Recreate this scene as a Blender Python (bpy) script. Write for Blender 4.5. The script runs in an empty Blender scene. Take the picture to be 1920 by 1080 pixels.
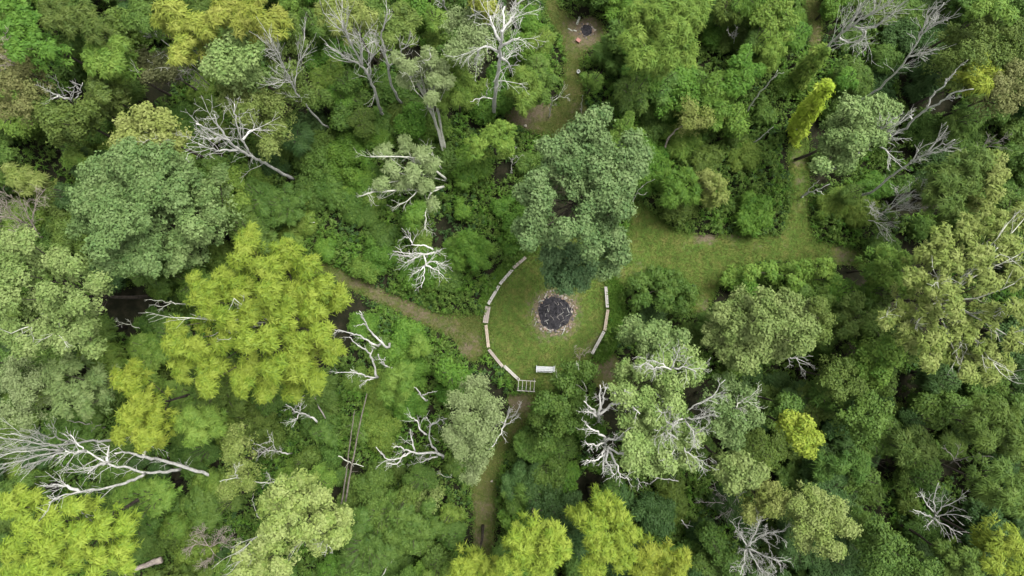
import bpy, math, random
import numpy as np

# ------------------------------------------------------------------ camera, sky, sun
sc = bpy.context.scene
H = 72.0            # drone height above the ground (m)
S = 18.0            # photograph pixels per metre on the ground
cam_d = bpy.data.cameras.new('camera')
cam = bpy.data.objects.new('camera', cam_d)
sc.collection.objects.link(cam)
cam.location = (0, 0, H)
cam.rotation_euler = (0, 0, 0)
cam_d.sensor_width = 36.0
cam_d.lens = 36.0 * H / (1920 / S)
cam_d.clip_end = 2000
sc.camera = cam

SUN_EL, SUN_AZ = math.radians(64), math.radians(50)     # azimuth clockwise from +Y
wd = bpy.data.worlds.new('World'); sc.world = wd; wd.use_nodes = True
nt = wd.node_tree; nt.nodes.clear()
sky = nt.nodes.new('ShaderNodeTexSky'); sky.sky_type = 'NISHITA'; sky.sun_disc = False
sky.sun_elevation = SUN_EL; sky.sun_rotation = SUN_AZ
sky.air_density = 1.0; sky.dust_density = 4.0
hs = nt.nodes.new('ShaderNodeHueSaturation'); hs.inputs['Saturation'].default_value = 0.12
bg = nt.nodes.new('ShaderNodeBackground'); bg.inputs['Strength'].default_value = 0.105
wo = nt.nodes.new('ShaderNodeOutputWorld')
nt.links.new(sky.outputs[0], hs.inputs['Color']); nt.links.new(hs.outputs[0], bg.inputs['Color']); nt.links.new(bg.outputs[0], wo.inputs[0])
sl = bpy.data.lights.new('sun', 'SUN'); sl.energy = 1.5; sl.angle = math.radians(30); sl.color = (1.0, 0.98, 0.94)
so = bpy.data.objects.new('sun', sl); sc.collection.objects.link(so)
so.rotation_euler = (math.pi/2 - SUN_EL, 0, math.pi - SUN_AZ)
so.location = (20, 20, 90)
sc.view_settings.view_transform = 'Standard'; sc.view_settings.look = 'None'
sc.view_settings.gamma = 1.0; sc.view_settings.exposure = 1.66
sc.cycles.max_bounces = 6; sc.cycles.diffuse_bounces = 2; sc.cycles.transmission_bounces = 4; sc.cycles.glossy_bounces = 2

C = sc.collection
rng = np.random.default_rng(7)
random.seed(7)

# ------------------------------------------------------------------ helpers
def at(px, py, z=0.0):
    k = (H - z) / H / S
    return np.array(((px - 960) * k, (540 - py) * k, z))

def to_px(p):
    k = S * H / (H - p[2])
    return 960 + p[0] * k, 540 - p[1] * k

def norm(v):
    return v / np.maximum(np.linalg.norm(v, axis=-1, keepdims=True), 1e-9)

def link(o, parent=None):
    C.objects.link(o)
    if parent is not None: o.parent = parent
    return o

def tag(o, label, cat, group=None):
    o['label'] = label; o['category'] = cat
    if group: o['group'] = group
    return o

def empty(name, loc, label=None, cat=None, group=None, rz=0.0):
    o = bpy.data.objects.new(name, None); link(o); o.location = loc; o.rotation_euler = (0, 0, rz)
    o.empty_display_size = 0.3
    if label: tag(o, label, cat, group)
    return o

def quad_mesh(name, verts, nq, attrs=None, k=4):
    """verts: (nq*k,3) faces of k corners one after the other"""
    me = bpy.data.meshes.new(name)
    me.vertices.add(len(verts)); me.vertices.foreach_set('co', verts.astype(np.float32).ravel())
    me.loops.add(nq * k); me.loops.foreach_set('vertex_index', np.arange(nq * k, dtype=np.int32))
    me.polygons.add(nq); me.polygons.foreach_set('loop_start', np.arange(0, nq * k, k, dtype=np.int32))
    for n_, a in (attrs or {}).items():
        at_ = me.attributes.new(n_, 'FLOAT', 'FACE'); at_.data.foreach_set('value', a.astype(np.float32))
    me.update(calc_edges=True)
    return me

def mesh_py(name, v, f, mat=None, smooth=False):
    me = bpy.data.meshes.new(name); me.from_pydata([tuple(map(float, p)) for p in v], [], f)
    if mat: me.materials.append(mat)
    if smooth: me.polygons.foreach_set('use_smooth', [True] * len(me.polygons))
    me.update()
    return me

def obj(name, me, parent=None, loc=None):
    o = bpy.data.objects.new(name, me); link(o, parent)
    if loc is not None: o.location = loc
    return o

# ------------------------------------------------------------------ materials
def new_mat(name):
    m = bpy.data.materials.new(name); m.use_nodes = True
    t = m.node_tree; t.nodes.clear()
    return m, t, t.nodes, t.links

def leaf_material(name, a, b, c, trans=0.2, rough=0.62):
    """three leaf colours blended leaf by leaf and cluster by cluster"""
    m, t, N, L = new_mat(name)
    out = N.new('ShaderNodeOutputMaterial')
    ti = N.new('ShaderNodeAttribute'); ti.attribute_name = 'tint'
    cl = N.new('ShaderNodeAttribute'); cl.attribute_name = 'clump'
    oi = N.new('ShaderNodeObjectInfo')
    m1 = N.new('ShaderNodeMix'); m1.data_type = 'RGBA'
    m1.inputs[6].default_value = (*a, 1); m1.inputs[7].default_value = (*b, 1)
    m2 = N.new('ShaderNodeMix'); m2.data_type = 'RGBA'; m2.inputs[7].default_value = (*c, 1)
    L.new(ti.outputs['Fac'], m1.inputs[0]); L.new(m1.outputs[2], m2.inputs[6])
    mm = N.new('ShaderNodeMath'); mm.operation = 'MULTIPLY'; mm.inputs[1].default_value = 0.8
    L.new(cl.outputs['Fac'], mm.inputs[0]); L.new(mm.outputs[0], m2.inputs[0])
    hsv = N.new('ShaderNodeHueSaturation')
    r1 = N.new('ShaderNodeMapRange'); r1.inputs[3].default_value = 0.492; r1.inputs[4].default_value = 0.508
    r2 = N.new('ShaderNodeMapRange'); r2.inputs[3].default_value = 0.88; r2.inputs[4].default_value = 1.12
    r3 = N.new('ShaderNodeMath'); r3.operation = 'FRACT'
    r4 = N.new('ShaderNodeMath'); r4.operation = 'MULTIPLY'; r4.inputs[1].default_value = 7.31
    L.new(oi.outputs['Random'], r1.inputs[0]); L.new(oi.outputs['Random'], r4.inputs[0]); L.new(r4.outputs[0], r3.inputs[0]); L.new(r3.outputs[0], r2.inputs[0])
    L.new(r1.outputs[0], hsv.inputs['Hue']); L.new(r2.outputs[0], hsv.inputs['Value']); L.new(m2.outputs[2], hsv.inputs['Color'])
    p = N.new('ShaderNodeBsdfPrincipled'); p.inputs['Roughness'].default_value = rough
    p.inputs['Specular IOR Level'].default_value = 0.18
    tr = N.new('ShaderNodeBsdfTranslucent')
    mx = N.new('ShaderNodeMixShader'); mx.inputs[0].default_value = trans
    L.new(hsv.outputs[0], p.inputs['Base Color']); L.new(hsv.outputs[0], tr.inputs['Color'])
    L.new(p.outputs[0], mx.inputs[1]); L.new(tr.outputs[0], mx.inputs[2]); L.new(mx.outputs[0], out.inputs[0])
    return m

PAL = {
 'lime':   leaf_material('leaf_yellow_green', (.098,.165,.016), (.182,.246,.021), (.255,.298,.042)),  # random leaf tones; the darkest has the green of shaded leaves painted in
 'gold':   leaf_material('leaf_golden', (.115,.165,.020), (.192,.232,.030), (.258,.272,.060)),
 'leafgreen': leaf_material('leaf_fresh_green', (.056,.122,.016), (.108,.186,.026), (.160,.230,.040)),
 'green':  leaf_material('leaf_mid_green', (.034,.080,.013), (.064,.124,.019), (.098,.160,.029)),
 'vine':   leaf_material('leaf_vine_green', (.034,.096,.011), (.070,.152,.017), (.110,.195,.027)),
 'deep':   leaf_material('leaf_deep_green', (.022,.056,.013), (.040,.084,.020), (.060,.110,.028)),
 'sage':   leaf_material('leaf_sage', (.068,.125,.034), (.120,.186,.052), (.175,.235,.085)),
 'mint':   leaf_material('leaf_mint', (.090,.155,.036), (.150,.218,.056), (.215,.272,.095)),
 'pale':   leaf_material('leaf_pale', (.105,.170,.030), (.190,.248,.055), (.260,.300,.110)),
 'silver': leaf_material('leaf_silver', (.112,.166,.054), (.152,.206,.074), (.202,.250,.114)),
 'olive':  leaf_material('leaf_olive', (.040,.078,.014), (.078,.126,.022), (.116,.162,.036)),
 'tan':    leaf_material('leaf_tan', (.118,.128,.044), (.160,.158,.056), (.150,.172,.052)),
 'ochre':  leaf_material('leaf_ochre', (.082,.128,.022), (.150,.195,.038), (.215,.245,.075)),
 'brown':  leaf_material('leaf_brown', (.050,.060,.021), (.072,.083,.028), (.096,.098,.040)),
}
PAL['neon'] = leaf_material('leaf_bright_lime', (.200,.320,.020), (.260,.375,.028), (.300,.390,.050))
PAL['straw'] = leaf_material('leaf_straw', (.150,.188,.038), (.196,.226,.052), (.238,.255,.082))
PAL['teal'] = leaf_material('leaf_blue_green', (.042,.092,.034), (.066,.122,.044), (.095,.150,.058))
PAL['spruce'] = leaf_material('leaf_cool_green', (.056,.112,.034), (.102,.168,.052), (.160,.222,.086))
PAL['moss'] = leaf_material('leaf_moss', (.042,.082,.014), (.070,.120,.019), (.106,.158,.028))
PAL_WORD = {'lime':'yellow-green','gold':'golden','leafgreen':'fresh green','green':'mid green','vine':'bright green','deep':'dark green',
            'sage':'grey-green','mint':'mint green','pale':'pale green','silver':'silvery green','olive':'olive','moss':'moss green','tan':'tan','ochre':'ochre','brown':'brownish'}

def bark_material(name, c1, c2, scale=3.0, rough=0.85):
    m, t, N, L = new_mat(name)
    out = N.new('ShaderNodeOutputMaterial'); p = N.new('ShaderNodeBsdfPrincipled'); p.inputs['Roughness'].default_value = rough
    p.inputs['Specular IOR Level'].default_value = 0.15
    tc = N.new('ShaderNodeTexCoord'); no = N.new('ShaderNodeTexNoise'); no.inputs['Scale'].default_value = scale; no.inputs['Detail'].default_value = 6
    cr = N.new('ShaderNodeValToRGB'); cr.color_ramp.elements[0].position = .35; cr.color_ramp.elements[1].position = .65
    cr.color_ramp.elements[0].color = (*c1, 1); cr.color_ramp.elements[1].color = (*c2, 1)
    n2 = N.new('ShaderNodeTexNoise'); n2.inputs['Scale'].default_value = scale * 9
    bp = N.new('ShaderNodeBump'); bp.inputs['Strength'].default_value = .5; bp.inputs['Distance'].default_value = .03
    L.new(tc.outputs['Object'], no.inputs['Vector']); L.new(tc.outputs['Object'], n2.inputs['Vector'])
    L.new(no.outputs['Fac'], cr.inputs[0]); L.new(cr.outputs[0], p.inputs['Base Color'])
    L.new(n2.outputs['Fac'], bp.inputs['Height']); L.new(bp.outputs[0], p.inputs['Normal']); L.new(p.outputs[0], out.inputs[0])
    return m

BARK = {
 'brown': bark_material('bark_brown', (.035,.030,.024), (.075,.062,.05)),
 'white': bark_material('deadwood_white', (.36,.355,.325), (.53,.52,.485)),
 'grey':  bark_material('deadwood_grey', (.32,.318,.29), (.46,.455,.415)),
 'dim':   bark_material('deadwood_dim', (.17,.155,.14), (.27,.25,.23)),
 'pink':  bark_material('deadwood_pinkish', (.26,.22,.19), (.38,.33,.28)),
 'drab': bark_material('deadwood_drab', (.085,.075,.06), (.15,.135,.11)),
 'cream': bark_material('limb_cream', (.32,.33,.27), (.46,.46,.39)),
}

# ------------------------------------------------------------------ tubes
class Tubes:
    def __init__(s): s.v = []; s.f = []; s.n = 0
    def add(s, pts, radii, sides=4, cap=True):
        pts = np.asarray(pts, float); n = len(pts)
        tg = np.gradient(pts, axis=0); tg = norm(tg)
        ref = np.array((0.31, 0.83, 0.46)) if abs(tg[0] @ np.array((0.31, 0.83, 0.46))) < .95 else np.array((1., 0, 0))
        u = norm(np.cross(tg, ref)); w = np.cross(tg, u)
        ang = np.arange(sides) / sides * 2 * math.pi
        ring = u[:, None, :] * np.cos(ang)[None, :, None] + w[:, None, :] * np.sin(ang)[None, :, None]
        V = pts[:, None, :] + ring * np.asarray(radii, float)[:, None, None]
        b = s.n; s.v.append(V.reshape(-1, 3)); s.n += n * sides
        for i in range(n - 1):
            for j in range(sides):
                j2 = (j + 1) % sides
                s.f.append((b + i*sides + j, b + i*sides + j2, b + (i+1)*sides + j2, b + (i+1)*sides + j))
        if cap:
            s.f.append(tuple(b + (n-1)*sides + j for j in range(sides)))
            s.f.append(tuple(b + j for j in reversed(range(sides))))
    def mesh(s, name, mat):
        return mesh_py(name, np.concatenate(s.v), s.f, mat, True)

def smooth_line(pts, per=3, jit=0.0, r=rng):
    """Catmull-Rom through pts"""
    P = np.asarray(pts, float)
    if len(P) < 2: return P
    Q = np.vstack((2*P[0]-P[1], P, 2*P[-1]-P[-2])); out = []
    for i in range(1, len(Q)-2):
        for t in np.arange(per) / per:
            a, b, c, d = Q[i-1], Q[i], Q[i+1], Q[i+2]
            out.append(.5*((2*b)+(-a+c)*t+(2*a-5*b+4*c-d)*t*t+(-a+3*b-3*c+d)*t**3))
    out.append(P[-1]); out = np.array(out)
    if jit and len(out) > 2: out[1:-1] += r.normal(0, jit, (len(out)-2, 3))
    return out

def twig(tb, p, d, ln, r, depth, g, up=.18, sides=3, nsub=4, spread=.75):
    n = 4 if depth else 3
    pts = [p]; dd = d.copy()
    for i in range(n):
        dd = norm(dd + g.normal(0, .16, 3) + np.array((0, 0, up * .4)))
        pts.append(pts[-1] + dd * ln / n)
    pts = np.array(pts); rad = np.linspace(r, max(r * .35, .009), n + 1)
    tb.add(pts, rad, sides, cap=False)
    if depth > 0:
        for k in range(nsub):
            f = .2 + .78 * (k + g.random() * .8) / nsub
            i = min(int(f * n), n - 1); q = pts[i] + (pts[i+1] - pts[i]) * (f * n - i)
            perp = norm(np.cross(dd, g.normal(0, 1, 3)))
            nd = norm(dd * (1 - spread * .45) + perp * spread * (.6 + .5 * g.random()) + np.array((0, 0, up)))
            twig(tb, q, nd, ln * (.38 + .3 * g.random()) * (1.1 - .45 * f), r * .55, depth - 1, g, up, 3, max(2, nsub - 1), spread)

# ------------------------------------------------------------------ foliage
STY = {  # leaf length, width, puff radius, leaves per puff, droop
 'frond': dict(L=.50, W=.105, rp=.60, n=82, star=True, droop=.35),
 'broad': dict(L=.25, W=.19, rp=.50, n=84, star=False, droop=.1),
 'fine':  dict(L=.20, W=.12, rp=.48, n=92, star=False, droop=.1),
 'under': dict(L=.30, W=.15, rp=.5, n=40, star=True, droop=.25),
 'thick': dict(L=.34, W=.15, rp=.55, n=72, star=True, droop=.2),
}
def build_leaves(puffs, prad, style, g, dens=1.0, out_dir=None):
    """puffs (k,3), prad (k,) -> verts, tint, clump"""
    st = STY[style]; k = len(puffs); n = max(6, int(st['n'] * dens))
    u = norm(g.normal(0, 1, (k, n, 3))); u[..., 2] = np.abs(u[..., 2]) * 1.0 - .28 * g.random((k, n)); u = norm(u)
    rr = prad[:, None, None] * (.22 + .70 * g.random((k, n, 1)) + .22 * np.abs(g.normal(0, 1, (k, n, 1))))
    L_ = st['L'] * (.65 + .7 * g.random((k, n, 1))); W_ = st['W'] * (.7 + .6 * g.random((k, n, 1)))
    if st['star']:
        D = norm(u * np.array((1, 1, .55)) + g.normal(0, .22, (k, n, 3)) + np.array((0, 0, -st['droop'])) * g.random((k, n, 1)))
        pos = puffs[:, None, :] + u * rr * .72 * np.array((1, 1, .8))
        Nn = norm(np.array((0, 0, .75)) + u * .75 + g.normal(0, .28, (k, n, 3)))
    else:
        pos = puffs[:, None, :] + u * rr
        Nn = norm(u * .85 + np.array((0, 0, .35)) + g.normal(0, .32, (k, n, 3)))
        D = norm(g.normal(0, 1, (k, n, 3)) + u * .7 + np.array((0, 0, -st['droop'])))
    D = norm(D - Nn * (D * Nn).sum(-1, keepdims=True)); Sd = np.cross(Nn, D)
    root = pos - D * L_ * .42
    a = root + Sd * W_ * .5; b = pos + D * L_ * .58 - Nn * L_ * .12; c = root - Sd * W_ * .5 + Nn * W_ * .15
    V = np.stack((a, b, c), axis=2).reshape(-1, 3)
    tint = g.random((k, n)).ravel(); clump = np.repeat(g.random(k) ** 1.5, n)
    return V, tint, clump

def lobe_puffs(c, r, g, style, flat=.8, low=-.35, gap=1.0):
    rp0 = STY[style]['rp']
    n = max(5, int(2.5 * r * r / (rp0 * rp0 * .62) * gap))
    i = np.arange(n) + .5; z = 1 - (1 - low) * i / n
    ph = i * 2.399963 + g.random() * 6.28
    q = np.sqrt(np.maximum(0, 1 - z * z))
    P = np.stack((q * np.cos(ph), q * np.sin(ph), z * flat), 1)
    P = P * r * (.74 + .34 * g.random((n, 1))) + g.normal(0, .13 * r, (n, 3)) * np.array((1, 1, .6))
    keep = g.random(n) > .10
    return c + P[keep], rp0 * (.7 + .6 * g.random(keep.sum()))

def crown_mesh(name, lobes, style, seed, dens=1.0, gap=1.0, core=True, flat=.8):
    """lobes: (k,4) world centres and radii"""
    g = np.random.default_rng(seed); VV = []; T = []; K = []
    for (x, y, z, r) in lobes:
        c = np.array((x, y, z)); ns = int(np.clip(round(r * r * 3.2), 3, 8))
        ph = g.random() * 6.283
        for j in range(ns):
            q = 1 - (j + .35) / ns * 1.05; a = ph + j * 2.399963 + g.normal(0, .2); w = math.sqrt(max(0, 1 - q * q))
            d = np.array((w * math.cos(a), w * math.sin(a), q * flat)) * r * (.44 + .2 * g.random())
            P, R = lobe_puffs(c + d, r * (.42 + .14 * g.random()), g, style, .8, low=-.12, gap=gap * .9)
            V, t, k = build_leaves(P, R, style, g, dens); VV.append(V); T.append(t); K.append(np.clip(k * .7 + .3 * g.random(), 0, 1))
    if core and len(lobes) > 2:
        Lb = np.array(lobes); cen = Lb[:, :3].mean(0)
        for (x, y, z, r) in lobes:
            c = np.array((x, y, z)); c = cen + (c - cen) * np.array((.82, .82, .5)); c[2] -= r * 1.5 + .8
            P, R = lobe_puffs(c, r * .95, g, style, flat, low=-.6, gap=.45 * gap)
            V, t, k = build_leaves(P, R * 1.1, style, g, dens * .6); VV.append(V); T.append(t); K.append(k)
    V = np.concatenate(VV)
    return quad_mesh(name, V, len(V) // 3, {'tint': np.concatenate(T), 'clump': np.concatenate(K)}, 3)

def auto_lobes(cx, cy, rx, ry, g, n=None):
    R = (rx + ry) / 2
    n = n or int(np.clip((rx * ry) / 330, 4, 16))
    out = [(cx, cy, R * .42)]; tries = 0
    lr = R * (.46 if n < 7 else .36 if n < 11 else .30)
    while len(out) < n and tries < 500:
        tries += 1
        a = g.random() * 6.283; d = math.sqrt(g.random()) * .80
        x = cx + rx * d * math.cos(a) * (1 - lr / R * .35); y = cy + ry * d * math.sin(a) * (1 - lr / R * .35)
        if min(math.hypot(x - o[0], y - o[1]) for o in out) > lr * .86:
            out.append((x, y, lr * (.8 + .45 * g.random())))
    return out

# ------------------------------------------------------------------ the ground, lawns and paths
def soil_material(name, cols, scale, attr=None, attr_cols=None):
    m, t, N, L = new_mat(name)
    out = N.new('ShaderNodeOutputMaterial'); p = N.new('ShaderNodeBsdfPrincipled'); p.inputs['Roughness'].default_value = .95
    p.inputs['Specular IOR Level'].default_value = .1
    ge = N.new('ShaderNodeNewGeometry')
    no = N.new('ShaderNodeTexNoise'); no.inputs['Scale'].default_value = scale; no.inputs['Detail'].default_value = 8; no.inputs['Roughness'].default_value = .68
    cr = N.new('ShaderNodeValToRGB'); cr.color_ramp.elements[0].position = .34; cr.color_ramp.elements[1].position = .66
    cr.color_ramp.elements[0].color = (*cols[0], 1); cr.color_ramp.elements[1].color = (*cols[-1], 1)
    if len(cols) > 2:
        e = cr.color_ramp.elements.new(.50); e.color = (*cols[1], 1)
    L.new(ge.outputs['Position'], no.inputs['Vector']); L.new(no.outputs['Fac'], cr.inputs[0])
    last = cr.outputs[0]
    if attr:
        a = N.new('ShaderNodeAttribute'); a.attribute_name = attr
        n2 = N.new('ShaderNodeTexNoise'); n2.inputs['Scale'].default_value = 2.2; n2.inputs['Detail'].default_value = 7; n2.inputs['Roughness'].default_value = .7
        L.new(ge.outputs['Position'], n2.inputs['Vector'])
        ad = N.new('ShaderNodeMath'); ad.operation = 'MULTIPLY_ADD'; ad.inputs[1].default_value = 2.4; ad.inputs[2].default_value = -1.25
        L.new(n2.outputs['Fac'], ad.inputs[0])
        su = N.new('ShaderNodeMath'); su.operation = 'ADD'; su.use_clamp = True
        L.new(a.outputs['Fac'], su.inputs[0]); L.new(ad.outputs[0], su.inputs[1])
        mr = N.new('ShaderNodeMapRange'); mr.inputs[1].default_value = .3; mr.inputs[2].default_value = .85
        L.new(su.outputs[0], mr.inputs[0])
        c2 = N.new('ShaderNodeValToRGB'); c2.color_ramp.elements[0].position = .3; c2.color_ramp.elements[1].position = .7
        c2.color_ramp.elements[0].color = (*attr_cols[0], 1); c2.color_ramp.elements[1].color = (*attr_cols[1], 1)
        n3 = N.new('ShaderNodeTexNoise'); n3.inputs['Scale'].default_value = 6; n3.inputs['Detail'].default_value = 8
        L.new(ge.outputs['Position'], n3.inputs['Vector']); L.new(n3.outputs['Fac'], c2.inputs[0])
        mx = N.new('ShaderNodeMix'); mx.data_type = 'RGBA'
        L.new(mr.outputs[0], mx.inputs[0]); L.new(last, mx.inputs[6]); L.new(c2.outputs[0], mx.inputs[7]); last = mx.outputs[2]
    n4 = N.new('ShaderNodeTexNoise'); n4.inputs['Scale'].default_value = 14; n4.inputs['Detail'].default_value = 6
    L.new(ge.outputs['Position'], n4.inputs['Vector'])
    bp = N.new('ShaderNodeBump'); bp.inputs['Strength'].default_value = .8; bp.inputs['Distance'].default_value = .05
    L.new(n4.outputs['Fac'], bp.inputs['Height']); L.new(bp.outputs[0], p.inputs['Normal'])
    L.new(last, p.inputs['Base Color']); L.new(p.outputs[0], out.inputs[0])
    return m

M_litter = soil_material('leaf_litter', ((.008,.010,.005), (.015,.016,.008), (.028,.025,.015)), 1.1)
M_grass_ground = soil_material('mown_grass', ((.052,.100,.018), (.082,.128,.024), (.134,.138,.040)), .9, 'dirt', ((.095,.076,.048), (.165,.135,.094)))
M_path_ground = soil_material('trodden_grass', ((.050,.074,.018), (.074,.088,.023), (.100,.092,.038)), .9, 'dirt', ((.088,.070,.045), (.150,.120,.082)))

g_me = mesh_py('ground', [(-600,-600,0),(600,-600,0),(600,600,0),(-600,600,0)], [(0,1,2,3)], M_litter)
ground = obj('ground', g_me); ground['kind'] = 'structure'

def noise2(X, Y, s, seed):
    g = np.random.default_rng(seed); r = np.zeros_like(X)
    for k in range(7):
        a = g.random()*6.283; f = s * (.6 + 1.2*g.random()); r += np.sin((X*math.cos(a) + Y*math.sin(a))*f + g.random()*6.283)
    return r / 7

def inside(poly, X, Y):
    r = np.zeros(X.shape, bool); n = len(poly)
    for i in range(n):
        x1, y1 = poly[i]; x2, y2 = poly[(i+1) % n]
        c = ((y1 > Y) != (y2 > Y))
        with np.errstate(divide='ignore', invalid='ignore'):
            xi = (x2 - x1) * (Y - y1) / (y2 - y1 + 1e-12) + x1
        r ^= c & (X < xi)
    return r

def seg_dist(poly, X, Y):
    d = np.full(X.shape, 1e9); n = len(poly)
    for i in range(n):
        x1, y1 = poly[i]; x2, y2 = poly[(i+1) % n]; dx, dy = x2-x1, y2-y1
        t = np.clip(((X-x1)*dx + (Y-y1)*dy) / (dx*dx+dy*dy+1e-9), 0, 1)
        d = np.minimum(d, np.hypot(X-x1-t*dx, Y-y1-t*dy))
    return d

# bare-earth spots: pixel centre, radius px, strength
DIRT = [(812,600,18,.6),(832,606,16,.55),(876,655,20,.75),(888,636,20,.6),(868,630,14,.5),(896,660,14,.5),(705,543,26,.7),(760,572,24,.75),(670,530,20,.7),(735,560,20,.65),(790,590,22,.75),(850,616,22,.6),(1322,437,26,.95),(1375,437,22,.6),(1290,455,20,.3),
        (1200,500,30,.35),(1180,505,25,.35),(1040,587,49,1.25),(1500,340,18,.55),(1495,300,18,.6),(1500,385,16,.4),(1580,480,30,.65),(1320,575,22,.6),
        (1095,60,38,.95),(1075,85,24,.5),(1068,130,16,.35),(982,215,38,.85),(1010,208,28,.85),(1080,205,20,.5),(905,960,40,.55),(895,1010,35,.6),(910,920,25,.4),(968,755,30,.8),
        (1138,690,30,.7),(1118,640,14,.6),(1530,70,30,.5),(960,520,14,.35),(920,640,12,.4),(1000,560,18,.15),(950,690,12,.4),(1110,650,16,.5),(1470,440,24,.35),
        (640,525,24,.5),(1110,400,40,.4),(1060,180,18,.3),(1420,462,9,.5),(1090,585,20,.2)]
LAWN = [(985,478),(960,502),(935,532),(914,570),(906,606),(911,655),(942,692),(970,722),(1000,735),(1060,735),(1112,668),(1136,622),(1144,578),(1140,532),(1150,500),(1130,455),(1080,440),(1030,450)]
PATHS = {
 'lawn': (LAWN, M_grass_ground),
 'west_path': ([(560,470),(600,488),(650,508),(700,533),(760,560),(830,588),(912,588),(912,660),(890,682),(868,668),(850,636),(800,612),(740,583),(680,555),(630,530),(560,500)], M_path_ground),
 'meadow': ([(1130,470),(1175,440),(1185,370),(1210,385),(1262,428),(1320,440),(1400,438),(1462,442),(1476,405),(1482,340),(1476,262),(1516,262),(1518,340),(1518,410),(1530,450),(1620,470),(1625,500),(1540,495),(1450,490),(1370,505),(1345,540),(1325,590),(1295,588),(1305,540),(1240,502),(1195,515),(1162,548),(1150,600),(1140,575),(1134,530)], M_grass_ground),
 'north_trail': ([(1010,-40),(1050,-40),(1050,10),(1082,38),(1110,28),(1138,50),(1130,85),(1095,100),(1092,150),(1100,190),(1105,250),(1040,260),(1000,250),(960,235),(940,215),(965,200),(1010,195),(1045,190),(1055,150),(1058,105),(1050,70),(1025,40)], M_path_ground),
 'south_path': ([(952,738),(1010,730),(1000,770),(975,810),(945,860),(932,905),(930,970),(925,1040),(915,1090),(875,1090),(885,1040),(888,970),(880,905),(915,850),(945,800),(955,765)], M_path_ground),
 'trail_end': ([(1508,-40),(1545,-40),(1540,20),(1545,60),(1532,100),(1512,110),(1515,60),(1505,20)], M_path_ground),
 'earth_patch': ([(1112,668),(1150,655),(1165,690),(1155,735),(1118,728),(1105,700)], M_path_ground),
}
WPOLY = {k: [tuple(at(x, y)[:2]) for x, y in v[0]] for k, v in PATHS.items()}
def on_path(X, Y, margin=0.0):
    r = np.zeros(np.shape(X), bool)
    for p in WPOLY.values():
        i = inside(p, X, Y)
        if margin: i |= seg_dist(p, X, Y) < margin
        r |= i
    return r

zlev = .012
for nm, (pp, mat) in PATHS.items():
    wp = WPOLY[nm]; A = np.array(wp); x0, y0 = A.min(0) - .3; x1, y1 = A.max(0) + .3; st = .2
    gx = np.arange(x0, x1, st); gy = np.arange(y0, y1, st); X, Y = np.meshgrid(gx, gy)
    X = X + rng.normal(0, .05, X.shape); Y = Y + rng.normal(0, .05, Y.shape)
    cx = (X[:-1,:-1] + X[1:,1:]) / 2; cy = (Y[:-1,:-1] + Y[1:,1:]) / 2
    ins = inside(wp, cx, cy)
    idx = np.arange(X.size).reshape(X.shape)
    F = np.stack((idx[:-1,:-1][ins], idx[:-1,1:][ins], idx[1:,1:][ins], idx[1:,:-1][ins]), 1)
    used, inv = np.unique(F, return_inverse=True); F = inv.reshape(F.shape)
    Z = zlev + .006 * np.sin(X * 1.3) * np.cos(Y * 1.7) * 0
    V = np.stack((X.ravel(), Y.ravel(), Z.ravel()), 1)[used]
    me = bpy.data.meshes.new(nm); me.from_pydata(V.tolist(), [], F.tolist())
    dirt = np.zeros(len(V))
    wx = V[:,0] + .5 * noise2(V[:,0], V[:,1], 1.6, 51) + .25 * noise2(V[:,0], V[:,1], 4, 52); wy = V[:,1] + .5 * noise2(V[:,0], V[:,1], 1.6, 53) + .25 * noise2(V[:,0], V[:,1], 4, 54)
    for (px, py, rr, s) in DIRT:
        c = at(px, py); d = np.hypot(wx-c[0], wy-c[1]) / (rr / S)
        dirt = np.maximum(dirt, s * np.exp(-(d ** 2.6) * .9))
    a = me.attributes.new('dirt', 'FLOAT', 'POINT'); a.data.foreach_set('value', dirt.astype(np.float32))
    me.materials.append(mat)
    o = obj(nm, me); o['kind'] = 'structure'
    zlev += .006

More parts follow.
